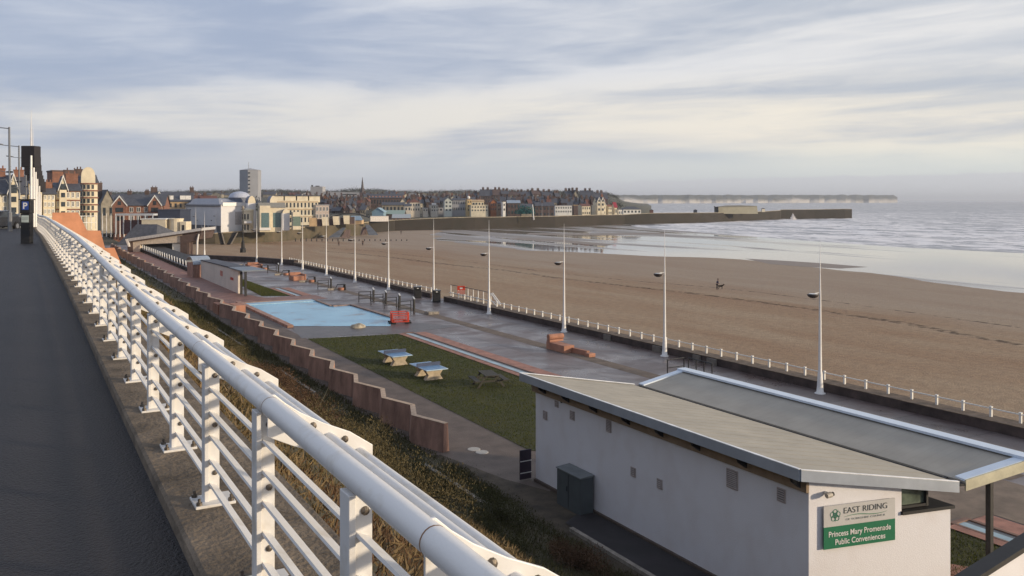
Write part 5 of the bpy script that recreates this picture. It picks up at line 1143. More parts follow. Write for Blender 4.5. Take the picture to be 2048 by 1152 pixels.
for j in range(5):
    for k in range(4):
        a = -math.pi * .85 + k * .48; mb = MB(); c = Vector((W_ - 1.6 + 1.73 * math.cos(a), -.2 + 1.73 * math.sin(a), (j + .45) * Hh / 5)); mb.box(-.24, .24, -.04, .04, -.45, .45, Matrix.Translation(c) @ Matrix.Rotation(a + math.pi / 2, 4, 'Z')); mb.build('window', M_GLASS, by_)
mb = MB(); n_ = 9; gpts = [(W_ - 3.1, -.6, Hh)] + [(W_ - 1.75 - 1.35 * math.cos(math.pi * i / n_) * (1 if i < 0 else 1), -.6, Hh + 1.2 + 2.2 * math.sin(math.pi * i / n_) ** .8) for i in range(n_ + 1)] + [(W_ - .4, -.6, Hh)]
mb.prism(gpts, (0, .5, 0)); mb.build('curved_gable', M_CREAM, r)
house('house', 'brown brick house with steep slate gable just right of the turret', 192, 228, 408, 440, 290, 36, 9, 'front', 380, M_STONE, M_SLATE, 1, 2, [(.1, 2.4, 1.4)])
house('house', 'pair of brick gabled bays with white bargeboards behind the slim poles', 226, 328, 411, 446, 262, 14, 12, 'gable', 388, M_BRICK, M_SLATE, 2, 7, [(.25, .8, 1.2), (.6, .8, 1.2)], [(.0, .27, 2.6, M_BRICK), (.70, .95, 2.8, M_BRICK)], frames=True)
r, W_, Hh, dp = house('hotel', 'large tan brick hotel with dormers and tall end chimney', 306, 386, 403, 436, 300, 22, 14, 'gable', 384, M_TAN, M_SLATE, 2, 8, [(.02, 1.6, 2.2), (.98, 1.6, 1.4)], [(.05, .26, 3.2, M_TAN)], frames=False)
for f in (.36, .44, .74, .88): mb = MB(); mb.box(W_ * f - .9, W_ * f + .9, 1.0, 4, Hh + .4, Hh + 2.1); mb.build('dormer', M_WHITE2, r)
for lab, x0, x1, ye, yr, wm in [('dark red roofed house behind the brown gabled one', 196, 216, 396, 386, M_BRICKD), ('small brick house left of the twin brick gables', 214, 234, 398, 390, M_BRICK), ('brick house whose chimney stands left of the tan hotel', 286, 312, 398, 386, M_BRICKD), ('red roofed house right of the tan hotel', 384, 410, 400, 391, M_BRICK), ('long red tiled roof above the grey hall', 398, 434, 399, 392, M_BRICK)]:
    house('house', lab, x0, x1, ye, 425, 340, 26, 8, 'gable', yr, wm, M_REDTILE if 'red' in lab else M_SLATE, 1, 2, [(.3, 1, 1.2)])
# white pergola frame, navy block, cream drum
r = loc_thing('pergola', 'long pale metal frame canopy in front of the brick gables', 'canopy', 232, 462, 250); s_ = 250 / F
mb = MB(); mb.box(0, 11, 0, 3, 4.55, 5.1); mb.build('beam', mat('pale_grey', (.45, .47, .5), .6), r)
for i in range(6): mb = MB(); mb.box(i * 2.15 - .12, i * 2.15 + .12, 0, .25, -1, 4.54); mb.build('post', MATS['pale_grey'], r)
mb = MB(); mb.box(.3, 10.6, 2.4, 2.6, -1, 3.2); mb.build('glazing', mat('dark_red_panel', (.10, .04, .04), .5), r)
house('building', 'navy blue windowless block left of the grey hall', 316, 360, 421, 468, 262, 6, 12, 'flat', None, M_NAVY, M_NAVY, 0, 0)
r = loc_thing('cafe_drum', 'cream rounded cafe walls behind the dark pavilion', 'cafe', 316, 468, 248)
mb = MB(); mb.lathe((4.6, 2, -1), [(1.9, 0), (1.9, 5.1), (2.05, 5.15), (2.05, 5.5), (0.01, 5.5)], 16); mb.build('drum', M_CREAM, r)
mb = MB(); mb.box(-4.8, 2.2, 0, 6, -1, 4.2).box(6.4, 8.2, 0, 4, -1, 3.6); mb.build('wall', M_CREAM, r); mb = MB(); mb.box(-5, 2.4, -.2, 6.2, 4.203, 4.5); mb.build('parapet', M_WHITE2, r)
mb = MB(); mb.box(7.0, 7.7, -.06, -.004, .5, 2.6); mb.build('window', M_GLASS, r)

# the white spa hall with dome
Z = 285; s_ = Z / F; a = R(33)
r, W_, Hh, dp = house('spa_hall', 'big white flat-roofed seafront hall with a shallow dome', 356, 500, 411, 463, Z, 45, 33.6, 'flat', None, mat('hall_white', (.66, .66, .68), .7, .05, .3), M_GREYW, 0, 0, cat='hall')
mb = MB(); mb.add([(0, 1, Hh + .36), (W_ * .9, 1, Hh + .36), (W_ * .9, 32.5, Hh + .36), (0, 32.5, Hh + .36), (3, 8, Hh + 2.4), (W_ - 3, 8, Hh + 2.4), (W_ - 3, 26, Hh + 2.4), (3, 26, Hh + 2.4)], [(0, 1, 5, 4), (1, 2, 6, 5), (2, 3, 7, 6), (3, 0, 4, 7), (4, 5, 6, 7)]); mb.build('low_roof', mat('hall_roof', (.33, .34, .38), .7), r)
mb = MB(); c = (W_ * .95, 6.5, Hh); mb.lathe(c, [(3.5, 0), (3.5, 2.6), (3.7, 2.7)], 20); mb.build('drum', mat('drum_dark', (.10, .12, .17), .5), r)
mb = MB(); mb.lathe(c, [(3.75, 2.7), (3.6, 3.1), (3.1, 3.9), (2.1, 4.5), (.9, 4.8), (.01, 4.85)], 20); mb.build('dome', mat('dome_grey', (.42, .45, .54), .45), r, smooth_=True)
mb = MB(); mb.box(.5, W_ - .3, -.35, .0 - .004, Hh - .2, Hh + 1.0); mb.build('parapet', M_WHITE, r)
mb = MB(); mb.box(-.35, -.004, .5, dp, Hh - .35, Hh - .05).box(-.06, -.004, 0, dp, -.2, 1.9); mb.build('string_course', mat('hall_dark', (.13, .13, .15), .6), r)
for yy in (4, 9, 14, 19, 24, 29): mb = MB(); mb.box(-.3, -.062, yy - .25, yy + .25, -.2, 1.85); mb.build('pier', M_GREYW, r)
mb = MB(); mb.box(W_ * .48, W_ * .80, -.12, -.004, 2.2, 6.6); mb.build('recess_panel', mat('panel_grey', (.40, .38, .38), .8), r)
for yy, zz_ in ((7, 3.6), (18, 3.5)): mb = MB(); mb.box(-.1, -.004, yy - .3, yy + .3, zz_ - .15, zz_ + .15); mb.build('window', M_GLASS, r)
for k, (fx, fy) in enumerate([(.25, 5), (.32, 6), (.42, 5.5), (.5, 8)]): mb = MB(); mb.lathe((W_ * fx, fy, Hh + .5), [(.5, 0), (.5, .9), (.01, 1.2)], 8); mb.build('roof_vent', M_WHITE2, r)
r = loc_thing('bay_house', 'small white curved bay building with tall windows beside the hall', 'building', 487, 462, 286, R(10))
mb = MB(); mb.lathe((1.2, 1.6, -.5), [(1.9, 0), (1.9, 7.2), (2.1, 7.3), (2.0, 7.7), (.01, 8.4)], 12); mb.build('wall', M_CREAM, r)
for k in range(3):
    a_ = -math.pi * .8 + k * .55
    for zz_ in (1.2, 4.8): mb = MB(); mb.box(-.25, .25, -.04, .04, -.9, .9, Matrix.Translation((1.2 + 1.9 * math.cos(a_), 1.6 + 1.9 * math.sin(a_), zz_)) @ Matrix.Rotation(a_ + math.pi / 2, 4, 'Z')); mb.build('window', M_GLASS, r)
mb = MB(); mb.box(.4, 2.8, -1.5, .2, 2.6, 3.3); mb.build('balcony', M_WHITE, r)
def vault_tower(x0, x1, yt, yb, Z, lab):
    s_ = Z / F; r = loc_thing('vaulted_tower', lab, 'building', x0, yb, Z, R(28), 'white towers with barrel roofs by the hall'); W2 = (x1 - x0) * s_ * .62; h_ = (yb - yt) * s_
    mb = MB(); mb.box(0, W2, 0, 5.2, -.5, h_ * .78); mb.build('wall', MATS['hall_white'], r)
    mb = MB(); pr = [(W2 / 2 - W2 / 2 * math.cos(math.pi * i / 10), 0, h_ * .78 + .002 + h_ * .21 * math.sin(math.pi * i / 10)) for i in range(11)]; mb.prism(pr, (0, .4, 0)); mb.build('gable_wall', M_CREAM, r)
    mb = MB(); mb.prism([(p[0], .41, p[2]) for p in pr], (0, 4.8, 0)); mb.build('barrel_roof', mat('barrel_slate', (.13, .15, .22), .5), r)
    mb = MB(); mb.box(-.06, -.004, 2, 3.2, 2.2, 3.4); mb.build('window', M_GLASS, r)
vault_tower(496, 520, 391, 461, 287, 'left white barrel-roofed tower, next to the dome'); vault_tower(540, 562, 391, 456, 300, 'middle white barrel-roofed tower behind the glass entrance'); vault_tower(565, 588, 418, 458, 285, 'short grey-white tower with dark porthole, rightmost of the three')
r = loc_thing('entrance_hall', 'white entrance building with two tall glass bays', 'building', 519, 461, 284, R(22))
mb = MB(); mb.box(0, 8.4, 0, 5, -.5, 7.6).box(0, 3.4, -.9, -.003, -.5, 8.3); mb.build('wall', M_CREAM, r); mb = MB(); mb.prism([(-.2, -.3, 7.603), (8.6, -.3, 7.603), (8.6, 2.5, 9.3), (-.2, 2.5, 9.3)], (0, 2.6, 0)); mb.build('roof', mat('stone_slates', (.25, .24, .21), .8), r)
for xx in (.5, 4.4): mb = MB(); mb.box(xx, xx + 2.5, -.98 if xx < 1 else -.06, -.904 if xx < 1 else -.004, 1.0, 5.9); mb.build('glazing', mat('teal_glass', (.12, .19, .20), .15), r)
mb = MB(); mb.box(7, 8.0, -.06, -.004, .2, 3.8); mb.build('door', M_GLASS, r)
mb = MB(); mb.box(-.1, 3.5, -1.4, -.91, .1, .95); mb.build('sill_wall', M_WHITE, r)
r = loc_thing('glass_pavilion', 'white framed glass pavilion at the right end of the hall', 'building', 586, 457, 284, R(22))
mb = MB(); mb.box(0, 2.6, 0, 4, 4.0, 5.5).box(0, 2.6, 0, 4, -.4, .8); mb.build('wall', M_CREAM, r); mb = MB(); mb.box(.05, 2.5, .05, 3.9, .803, 3.997); mb.build('glazing', mat('green_glass', (.16, .22, .19), .15), r)
# arcade terrace behind
house('terrace', 'long cream seafront terrace with flat parapet and tall bays', 536, 636, 403, 448, 330, 20, 12, 'flat', None, M_CREAM, M_CREAM, 3, 13, cat='building', wh=.62, gables=(), bands=M_TAN)
r = loc_thing('attic_storey', 'row of cream attic flats on the terrace roof line', 'building', 545, 402, 333, R(20))
for i in range(4): mb = MB(); mb.box(i * 4.7, i * 4.7 + 4.2, 0, 6, -.5, 1.9); mb.build('wall', M_CREAM, r)
mb = MB(); mb.box(-.3, 18.6, -.3, 6.3, 1.903, 2.2); mb.build('roof', M_SLATE, r)
house('apartment_block', 'small cream apartment block right of the long terrace', 630, 658, 411, 440, 335, 15, 7, 'flat', None, mat('pale_pink', (.55, .46, .40), .8), M_GREYW, 2, 4, cat='building', frames=True, ww=.5)
for i, (x0, x1, m_) in enumerate([(619, 634, M_TAN), (645, 658, M_CREAM), (667, 680, M_CREAM), (688, 699, M_CREAM)]):
    s_ = 320 / F; r = loc_thing('arched_wall', ['curved tan wall panel at the left of four below the terrace', 'second cream wall panel of four below the terrace', 'third cream wall panel of four below the terrace', 'rightmost cream wall panel of four, by the footbridge'][i], 'wall', x0, 450 - i * 1.5, 320, R(15), 'cream wall panels below the terrace')
    mb = MB(); w_ = (x1 - x0) * s_; mb.prism([(0, 0, -.5), (w_, 0, -.5), (w_, 0, 2.7), (-.3, 0, 2.7)], (0, .8, 0)); mb.build('panel', m_, r); mb = MB(); mb.box(w_ + .05, w_ + 1.9, .3, 1, -.5, 2.2); mb.build('infill', M_BRICKD, r)
# footbridge and shed, slipway, hoarding
r = loc_thing('footbridge', 'dark arched footbridge over the slipway', 'bridge', 660, 442, 345)
mb = MB(); pts = [(i * 1.0, 0, 1.2 + 1.7 * math.sin(math.pi * min(1, i / 16))) for i in range(17)]
for i in range(16): a_, b_ = Vector(pts[i]), Vector(pts[i + 1]); mb.prism([a_, b_, b_ + Vector((0, 0, .35)), a_ + Vector((0, 0, .35))], (0, 2, 0))
mb.build('deck', M_DARKM, r); mb = MB()
mb.tube([Vector(p) + Vector((0, 0, 1.3)) for p in pts], .09, 6)
for p in pts[::2]: mb.tube([Vector(p), Vector(p) + Vector((0, 0, 1.3))], .05, 5)
mb.build('railing', M_DARKM, r)
r = loc_thing('harbour_shed', 'blue-grey shed with sloping roof beside the footbridge', 'shed', 695, 446, 338)
mb = MB(); mb.box(0, 5.6, 0, 5, -.5, 1.2); mb.build('wall', M_TAN, r); mb = MB(); mb.prism([(-.6, -.4, 1.0), (6.1, -.4, 1.1), (4.6, 2.5, 2.7), (1.0, 2.5, 2.7)], (0, .6, .1)); mb.build('roof', mat('blue_roof', (.22, .30, .38), .5), r)
r = loc_thing('hoarding', 'long plain white hoarding on top of the harbour wall', 'hoarding', 741, 443, 352, R(12)); mb = MB(); mb.box(0, 7.4, 0, 1.6, 0, 2.15); mb.build('panel', mat('hoarding_white', (.82, .76, .70), .7), r); mb = MB(); mb.box(-.05, 7.45, -.05, 1.65, 2.153, 2.3); mb.build('top_rail', M_GREYW, r)
for k, (x0, yb, Zz, lab) in enumerate([(664, 468, 325, 'grey stone slipway ramp left of the footbridge'), (730, 462, 338, 'grey stone slipway ramp below the white hoarding')]):
    r = loc_thing('slipway', lab, 'slipway', x0, yb, Zz); r.scale = (.8, 1, .72); mb = MB()
    if k == 0: mb.prism([(0, -6, -1.5), (5, -6, -1.5), (6, 2, 3.0), (4.5, 2, 3.0)], (0, .4, .3))
    else: mb.prism([(3.5, -8, -1.8), (8, -8, -1.8), (1.5, 2, 3.2), (-.5, 2, 3.2)], (0, .4, .3))
    mb.build('ramp', mat('slip_grey', (.13, .135, .145), .7, .2, .5), r); mb = MB(); mb.prism([(5.2 if k == 0 else -1.5, -4, -2), (8 if k == 0 else 0.5, -1, -2), (8 if k == 0 else 0.5, 1, 2.2), (6.5 if k == 0 else -1.5, 0, 2.2)], (.3, 2, 0)); mb.build('side_wall', M_BRICKD, r)
for k, (x0, lab) in enumerate([(441, 'dark timber ramp leg, left one of the leaning pair'), (453, 'dark timber ramp leg, right one of the leaning pair')]):
    r = loc_thing('beach_steps', lab, 'steps', x0, 489, 278, 0, 'leaning timber steps at the far wall'); mb = MB()
    if k == 0: mb.prism([(0, 0, 0), (1.2, 0, 0), (.2, 0, 3.9), (-.9, 0, 3.9)], (0, 1.5, 0))
    else: mb.prism([(0, 0, 0), (1.2, 0, 0), (3.4, 0, 3.9), (2.0, 0, 3.9)], (0, 1.5, 0))
    mb.build('frame', M_DARKM, r); mb = MB(); mb.prism([(1.25, -.2, 0), (1.6, -.2, 0), (3.8 if k else .55, -.2, 3.9), (3.45 if k else .25, -.2, 3.9)], (0, .3, 0)); mb.build('stringer', M_CONC, r)

# tower block
Z = 620; s_ = Z / F; r = loc_thing('tower_block', 'tall grey tower block with one column of windows and a mast', 'tower', 478, 400, Z); W_ = 37 * s_; Hh = 60 * s_
mb = MB(); mb.prism([(0, 1.2, -5), (W_ * .50, -1.2, -5), (W_, 1.2, -5), (W_, 9, -5), (0, 9, -5)], (0, 0, Hh + 5)); mb.build('wall', mat('tower_grey', (.30, .31, .34), .8, .05, .2), r)
mb = MB(); mb.add([(-.3, 1, Hh), (W_ / 2, -1.5, Hh), (W_ + .3, 1, Hh), (W_ + .3, 9.3, Hh), (-.3, 9.3, Hh), (W_ / 2, 5, Hh + 1.5)], [(0, 1, 5), (1, 2, 5), (2, 3, 5), (3, 4, 5), (4, 0, 5), (4, 3, 2, 1, 0)]); mb.build('roof', M_GREYW, r)
for j in range(6): mb = MB(); mb.box(W_ * .535, W_ * .62, -1.6, -.7, Hh - 2.6 - j * 2.75, Hh - 1.7 - j * 2.75); mb.build('window', M_GLASS, r)
mb = MB(); mb.tube([(W_ * .43, 4, Hh + 1), (W_ * .43, 4, Hh + 6)], .16, 6); mb.build('mast', M_GREYW, r)
# grain store
Z = 760; s_ = Z / F; r = loc_thing('grain_store', 'pale grey industrial block with a long low shed behind the town', 'warehouse', 621, 405, Z)
mb = MB(); mb.box(0, 24 * s_, 0, 12, -4, 32 * s_); mb.build('tower', M_GREYW, r); mb = MB(); mb.box(.2, 1.4, 2, 4, 32 * s_, 35 * s_).box(4, 7, 2, 5, 32 * s_, 33.6 * s_); mb.build('roof_plant', M_DARKM, r)
mb = MB(); mb.prism([(24 * s_ + .01, 1, -4), (98 * s_, 1, -4), (98 * s_, 1, 20 * s_), (24 * s_ + .01, 1, 22 * s_)], (0, 14, 0)); mb.build('shed', M_GREYW, r); mb = MB(); mb.box(62 * s_, 92 * s_, .9, .99, 15 * s_, 17 * s_); mb.build('window_band', M_GLASS, r)
# church
Z = 720; s_ = Z / F; r = loc_thing('church', 'dark slender church spire above the roofs', 'church', 719, 405, Z)
mb = MB(); mb.box(0, 10 * s_, 0, 4, -4, 20 * s_); mb.build('tower', M_BRICKD, r); mb = MB(); mb.lathe((5 * s_, 2, 20 * s_ + .003), [(4.9 * s_, 0), (2.6 * s_, 10 * s_), (.15, 31 * s_)], 8); mb.build('spire', mat('spire', (.10, .085, .085), .8), r)
mb = MB(); mb.box(10 * s_ + .01, 26 * s_, .5, 6, -4, 7 * s_); mb.build('nave', M_BRICKD, r); mb = MB(); mb.prism([(10 * s_, .2, 7 * s_ + .01), (10 * s_, 6.2, 7 * s_ + .01), (10 * s_, 3.2, 13 * s_)], (16 * s_, 0, 0)); mb.build('nave_roof', M_SLATE, r)

# named harbour houses: (label, x0, x1, y eaves, y ridge, y base, depth Z, angle, roof, wall, roof mat, rows, cols, chimneys)
HB = [('long dark brick terrace with a row of small orange dormers', 735, 804, 396, 388, 412, 560, 5, 'gable', M_BRICKD, M_SLATE, 1, 12, ()),
      ('low grey roofed range in front of the dormer terrace', 764, 808, 410, 405, 425, 500, 5, 'gable', M_STONE, M_SLATE, 1, 6, ()),
      ('light blue gabled shed by the harbour', 744, 767, 424, 416, 430, 440, -5, 'front', mat('shed_blue', (.22, .34, .44), .6), mat('roof_blue', (.24, .36, .45), .5), 0, 0, ()),
      ('long green roofed harbour shed beside the blue gable', 766, 808, 428, 421, 436, 445, 0, 'gable', M_BRICKD, mat('roof_green', (.25, .33, .30), .6), 0, 0, ()),
      ('low shed with pale roof and red front on the harbour wall', 785, 820, 436, 429, 442, 420, 5, 'gable', M_BRICK, mat('roof_pale2', (.33, .37, .40), .6), 1, 5, ()),
      ('white house with brown hipped roof on the harbour green', 815, 840, 405, 397, 424, 470, 18, 'hip', mat('offwhite', (.52, .48, .42), .8), M_REDTILE, 2, 4, ((.5, 1.4, 1.5),)),
      ('low white wing at the left of the brown roofed white house', 808, 822, 412, 408, 424, 462, 10, 'gable', MATS['offwhite'], M_SLATE, 1, 2, ()),
      ('single storey white cottage right of the brown roofed house', 844, 856, 417, 414, 424, 470, 10, 'flat', MATS['offwhite'], M_GREYW, 1, 2, ()),
      ('small white flat roofed house with a raised box', 858, 876, 411, 408, 424, 470, 15, 'flat', MATS['offwhite'], M_GREYW, 2, 3, ()),
      ('grey terrace wall between the flat roofed house and the white gable', 872, 892, 415, 412, 424, 480, 5, 'flat', M_GREYW, M_SLATE, 1, 3, ()),
      ('tall white gable-ended house facing the harbour', 887, 904, 401, 395, 424, 465, 10, 'front', mat('bluewhite', (.50, .53, .50), .8), M_SLATE, 3, 2, ()),
      ('grey terrace row with dark garages below', 904, 932, 400, 397, 424, 480, 5, 'gable', M_GREYW, M_SLATE, 2, 8, ()),
      ('tall yellow house with a round finial on its top', 931, 943, 400, 398, 424, 465, 12, 'flat', mat('yellow_paint', (.55, .40, .20), .8), M_TAN, 3, 2, ()),
      ('stepped cream guest house, upper storey', 940, 968, 403, 400, 424, 478, 12, 'gable', M_CREAM, M_TAN, 2, 4, ()),
      ('wide cream guest house, lower front', 938, 976, 411, 409, 424, 460, 12, 'flat', M_CREAM, M_CREAM, 2, 6, ()),
      ('orange brick house with arched white windows', 977, 993, 405, 399, 423, 462, 12, 'front', mat('orange_brick', (.30, .12, .06), .85), M_REDTILE, 2, 3, ()),
      ('narrow grey brick house right of the orange brick one', 992, 1004, 407, 402, 423, 470, 10, 'gable', M_STONE, M_SLATE, 2, 2, ((.5, 1, 1),)),
      ('narrow bright white slab-like house', 1002, 1010, 405, 405, 424, 455, 20, 'flat', M_WHITE2, M_WHITE2, 2, 1, ()),
      ('dark warehouse with a pale blue roof edge on the quay', 1013, 1040, 406, 401, 432, 452, 5, 'gable', M_BRICKD, mat('roof_blue2', (.26, .32, .40), .6), 2, 4, ()),
      ('low dark workshop right of the dark warehouse', 1040, 1064, 414, 408, 432, 470, 5, 'gable', M_STONE, M_SLATE, 1, 3, ()),
      ('dark shop row with pink fascias on the quay', 1068, 1108, 412, 405, 434, 455, 5, 'gable', M_BRICKD, M_SLATE, 2, 5, ((.4, 1, 1.2),)),
      ('white building with a dark window grid on legs', 1106, 1144, 412, 411, 427, 450, 8, 'flat', M_WHITE2, M_GREYW, 2, 7, ()),
      ('windowless brown block right of the white window-grid building', 1144, 1156, 411, 409, 431, 450, 5, 'flat', M_BRICKD, M_TAN, 0, 0, ()),
      ('cream shop with brown sign band on the quay', 1155, 1181, 412, 408, 431, 452, 18, 'gable', M_CREAM, M_REDTILE, 2, 4, ()),
      ('big cream house with twin pointed gables', 1186, 1209, 404, 393, 424, 480, 15, 'gable', M_CREAM, M_SLATE, 2, 3, ((.9, 1.2, 1),)),
      ('low wide cream cafe below the twin gables', 1183, 1212, 411, 411, 430, 452, 18, 'flat', M_CREAM, M_CREAM, 2, 4, ()),
      ('small cream shop next to the wide cafe', 1210, 1224, 413, 410, 430, 455, 18, 'gable', M_CREAM, M_BRICK, 2, 3, ()),
      ('narrow shop with bright red roof on the quay', 1223, 1234, 415, 405, 430, 458, 15, 'gable', M_CREAM, mat('bright_red', (.30, .03, .05), .7), 1, 2, ()),
      ('small white kiosk right of the red roof', 1230, 1244, 420, 417, 431, 452, 15, 'flat', M_WHITE2, M_GREYW, 1, 2, ()),
      ('long low white shop with dark hipped roof and open front', 1240, 1282, 419, 413, 428, 470, 10, 'hip', M_WHITE2, M_SLATE, 1, 5, ())]
def zwall(px): return np.interp(px, [738, 850, 950, 1040, 1110, 1180, 1250, 1300], [350, 417, 430, 452, 465, 495, 520, 535])
for (lab, x0, x1, ye, yr, yb, Z, a_, rf, wm, rm, rows, cols, ch) in HB:
    Z = max(Z, zwall(x1) + 14)
    r, W_, Hh, dp = house('harbour_house', lab, x0, x1, ye, yb, Z, a_, 7, rf, yr, wm, rm, rows, cols, ch, group='buildings around the harbour', cat='building', ww=.5, wh=.45, gables=(((.02, .46, 2.6, M_CREAM), (.52, .96, 2.6, M_CREAM)) if 'twin' in lab else ()))
    if 'finial' in lab: mb = MB(); mb.lathe((W_ / 2, 3, Hh + .4), [(.01, 0), (.7, .4), (.85, 1.0), (.6, 1.6), (.01, 1.9)], 10); mb.build('finial', M_WHITE2, r)
    if 'dormers' in lab:
        for i in range(10): mb = MB(); mb.box(W_ * (i + .5) / 10 - .55, W_ * (i + .5) / 10 + .55, .4, 2.4, Hh + .2, Hh + 1.3); mb.build('dormer', mat('dormer_pink', (.42, .22, .17), .8), r)
    if 'raised box' in lab: mb = MB(); mb.box(1, 3, 1, 4, Hh + .353, Hh + 1.4); mb.build('roof_box', M_WHITE2, r)
# hilltop skyline houses, each its own
SK = [(960, 985, 392, 379), (984, 1002, 390, 379), (1000, 1018, 388, 381), (1016, 1040, 390, 384), (1036, 1060, 392, 383), (1058, 1084, 390, 381), (1082, 1106, 393, 383), (1104, 1120, 394, 385), (1124, 1146, 392, 381), (1140, 1158, 395, 380), (1160, 1186, 394, 381), (1180, 1216, 398, 385), (1030, 1056, 402, 395), (1062, 1090, 405, 393), (980, 1000, 404, 396), (1092, 1130, 406, 399), (1130, 1150, 402, 394), (930, 962, 396, 386)]
sk_lab = ['leftmost tall dark house on the hilltop above the harbour', 'dark twin-chimney house next along the hilltop', 'hilltop house above the orange brick house', 'hilltop terrace above the dark warehouse', 'hilltop house over the teal boat nets', 'pale dormered hilltop house over the tall white mast', 'hilltop terrace with dark slates right of the pale dormers', 'hilltop house with twin chimney stacks', 'steep roofed dark hilltop house left of the beige round one', 'beige hilltop house with a rounded pale gable', 'long dark hilltop roof right of the beige house', 'dark wide hilltop house at the right end of the skyline', 'mid-slope house with dark roof above the warehouse', 'mid-slope grey rendered terrace with tall windows', 'mid-slope stone gable behind the orange brick house', 'mid-slope long dark roof above the white window-grid building', 'mid-slope dark roof below the beige hilltop house', 'brown house left of the hilltop row above the yellow house']
rr = random.Random(4)
for i, ((x0, x1, ye, yr), lab) in enumerate(zip(SK, sk_lab)):
    mid = 'mid' in lab; wm = mat('beige_render', (.34, .31, .24), .8) if 'beige round' not in lab and 'rounded' in lab else M_GREYW if 'grey rendered' in lab or 'pale dormered' in lab else rr.choice([M_BRICKD, M_STONE, M_BRICKD])
    house('hill_house', lab, x0, x1, ye, ye + (14 if not mid else 16), 640 if not mid else 560, rr.uniform(-5, 22), 10, 'front' if 'rounded' in lab or 'gable behind' in lab else 'gable', yr, wm, M_SLATE if rr.random() < .8 else M_BRICKD, 2, max(2, int((x1 - x0) / 5)), [(rr.uniform(.1, .4), 1.5, 1.6), (rr.uniform(.6, .9), 1.5, 1.6)], group='houses on the slope above the harbour')
# ordinary town houses filling the slope
labs_t = {0: ('left of the spire', 'town houses left of the spire'), 1: ('right of the spire', 'town houses right of the spire'), 2: ('along the tree line', 'distant houses at the tree line'), 3: ('behind the quay shops', 'town houses behind the quay shops')}
row_n = {0: 0, 1: 0, 2: 0, 3: 0}
k_ = 0
for Z, yb, xa, xb, stp, grp in [(430, 437, 655, 735, 9.5, 0), (480, 428, 650, 735, 9, 0), (540, 418, 640, 735, 9, 0), (620, 409, 560, 735, 10, 0), (520, 420, 800, 960, 11, 1), (600, 412, 800, 960, 10, 1), (690, 406, 735, 960, 15, 1), (900, 398, 380, 960, 24, 2), (480, 424, 1040, 1200, 11, 3), (560, 416, 1000, 1215, 11, 3)]:
    x = xa; n_in = 0; rown = ORD[row_n[grp]]; row_n[grp] += 1
    while x < xb - 5:
        wpx = stp * rr.uniform(.75, 1.15); h_ = rr.uniform(5.6, 7.8) * F / Z
        ye = yb - h_ * .68; yr = ye - h_ * .34
        lab, grn = labs_t[grp]
        wk, wm = rr.choice([('reddish', M_BRICK), ('brown', M_BRICKD), ('brown', M_BRICKD), ('brown', M_BRICKD), ('stone', M_STONE), ('stone', M_STONE), ('grey', M_GREYW), ('cream', M_CREAM)] if grp != 2 else [('stone', M_STONE), ('brown', M_BRICKD), ('grey', M_GREYW)]); rk, rmt = rr.choice([('slate', M_SLATE)] * 5 + [('red', M_REDTILE), ('brown', M_BRICKD)]); lab = '%s house, %s roof, %s from left in %s row, %s' % (wk, rk, ORD[min(n_in, 27)], rown, lab); n_in += 1
        house('town_house', lab, x, x + wpx, ye + rr.uniform(-1, 1), yb, max(Z, zwall(x) + 62) + rr.uniform(-12, 12), rr.uniform(-8, 24), 7, rr.choice(['gable', 'gable', 'front']), yr, wm, rmt, 1 if grp == 2 else 2, 2 if grp != 2 else 0, [(rr.uniform(.1, .9), rr.uniform(.8, 1.6), 1.1)], group=grn, ww=.35, wh=.4)
        x += wpx * rr.uniform(.98, 1.2)

# harbour wall, pier and far sea wall as one walled line each
def walled(name, lab, pts, mtop, m, thick, cat='wall'):
    "pts: (px, base y on the beach, top y)"
    W0 = []
    for px, yb, yt in pts:
        x, y = gp(px, yb, -3); Zd = x * ST + y * CT; W0.append((Vector((x, y, 0)), EYE - (yt - 401) * Zd / F, Zd))
    r = thing(name, lab, cat, W0[0][0]); o0 = W0[0][0]
    mb = MB(); vs = []; n_ = len(W0)
    for (p, zt, Zd) in W0:
        back = Vector((p.x, p.y, 0)).normalized() * thick; q = p - o0
        vs += [q + Vector((0, 0, -4)), q + back.normalized() * .8 + Vector((0, 0, zt)), q + back + Vector((0, 0, zt)), q + back + Vector((0, 0, -4))]
    fs = [(4 * i + k, 4 * i + 4 + k, 4 * i + 5 + k, 4 * i + 1 + k) for i in range(n_ - 1) for k in range(3)] + [(0, 1, 2, 3), (4 * n_ - 1, 4 * n_ - 2, 4 * n_ - 3, 4 * n_ - 4)]
    mb.add(vs, fs); mb.build('wall', m, r)
    mb = MB(); vs = []
    for (p, zt, Zd) in W0:
        bk = Vector((p.x, p.y, 0)).normalized(); q = p - o0 + bk * .6; vs += [q + Vector((0, 0, zt + .004)), q + Vector((0, 0, zt + .35)), q + bk * .9 + Vector((0, 0, zt + .35)), q + bk * .9 + Vector((0, 0, zt + .004))]
    mb.add(vs, [(4 * i + k, 4 * i + 4 + k, 4 * i + 4 + (k + 1) % 4, 4 * i + (k + 1) % 4) for i in range(n_ - 1) for k in range(4)] + [(0, 1, 2, 3)]); mb.build('coping', mtop, r)
    return r, W0
M_WALLG = mat('weedy_wall', (0.125, 0.100, 0.068), .95, .2, .25, .3, 1.5, col2=(0.060, 0.054, 0.034))
M_WALLB = mat('harbour_wall', (0.040, 0.032, 0.026), .95, .2, .12, .3, 1.5, col2=(0.026, 0.023, 0.017))
r1, WA = walled('far_sea_wall', 'weedy brown sea wall below the white hall', [(396, 488, 470), (430, 488, 468), (480, 487, 464), (530, 485, 461), (560, 483, 459), (610, 478, 455), (650, 475, 451), (700, 472, 447), (738, 469, 445)], mat('pale_coping', (.36, .30, .22), .9), M_WALLG, 3)
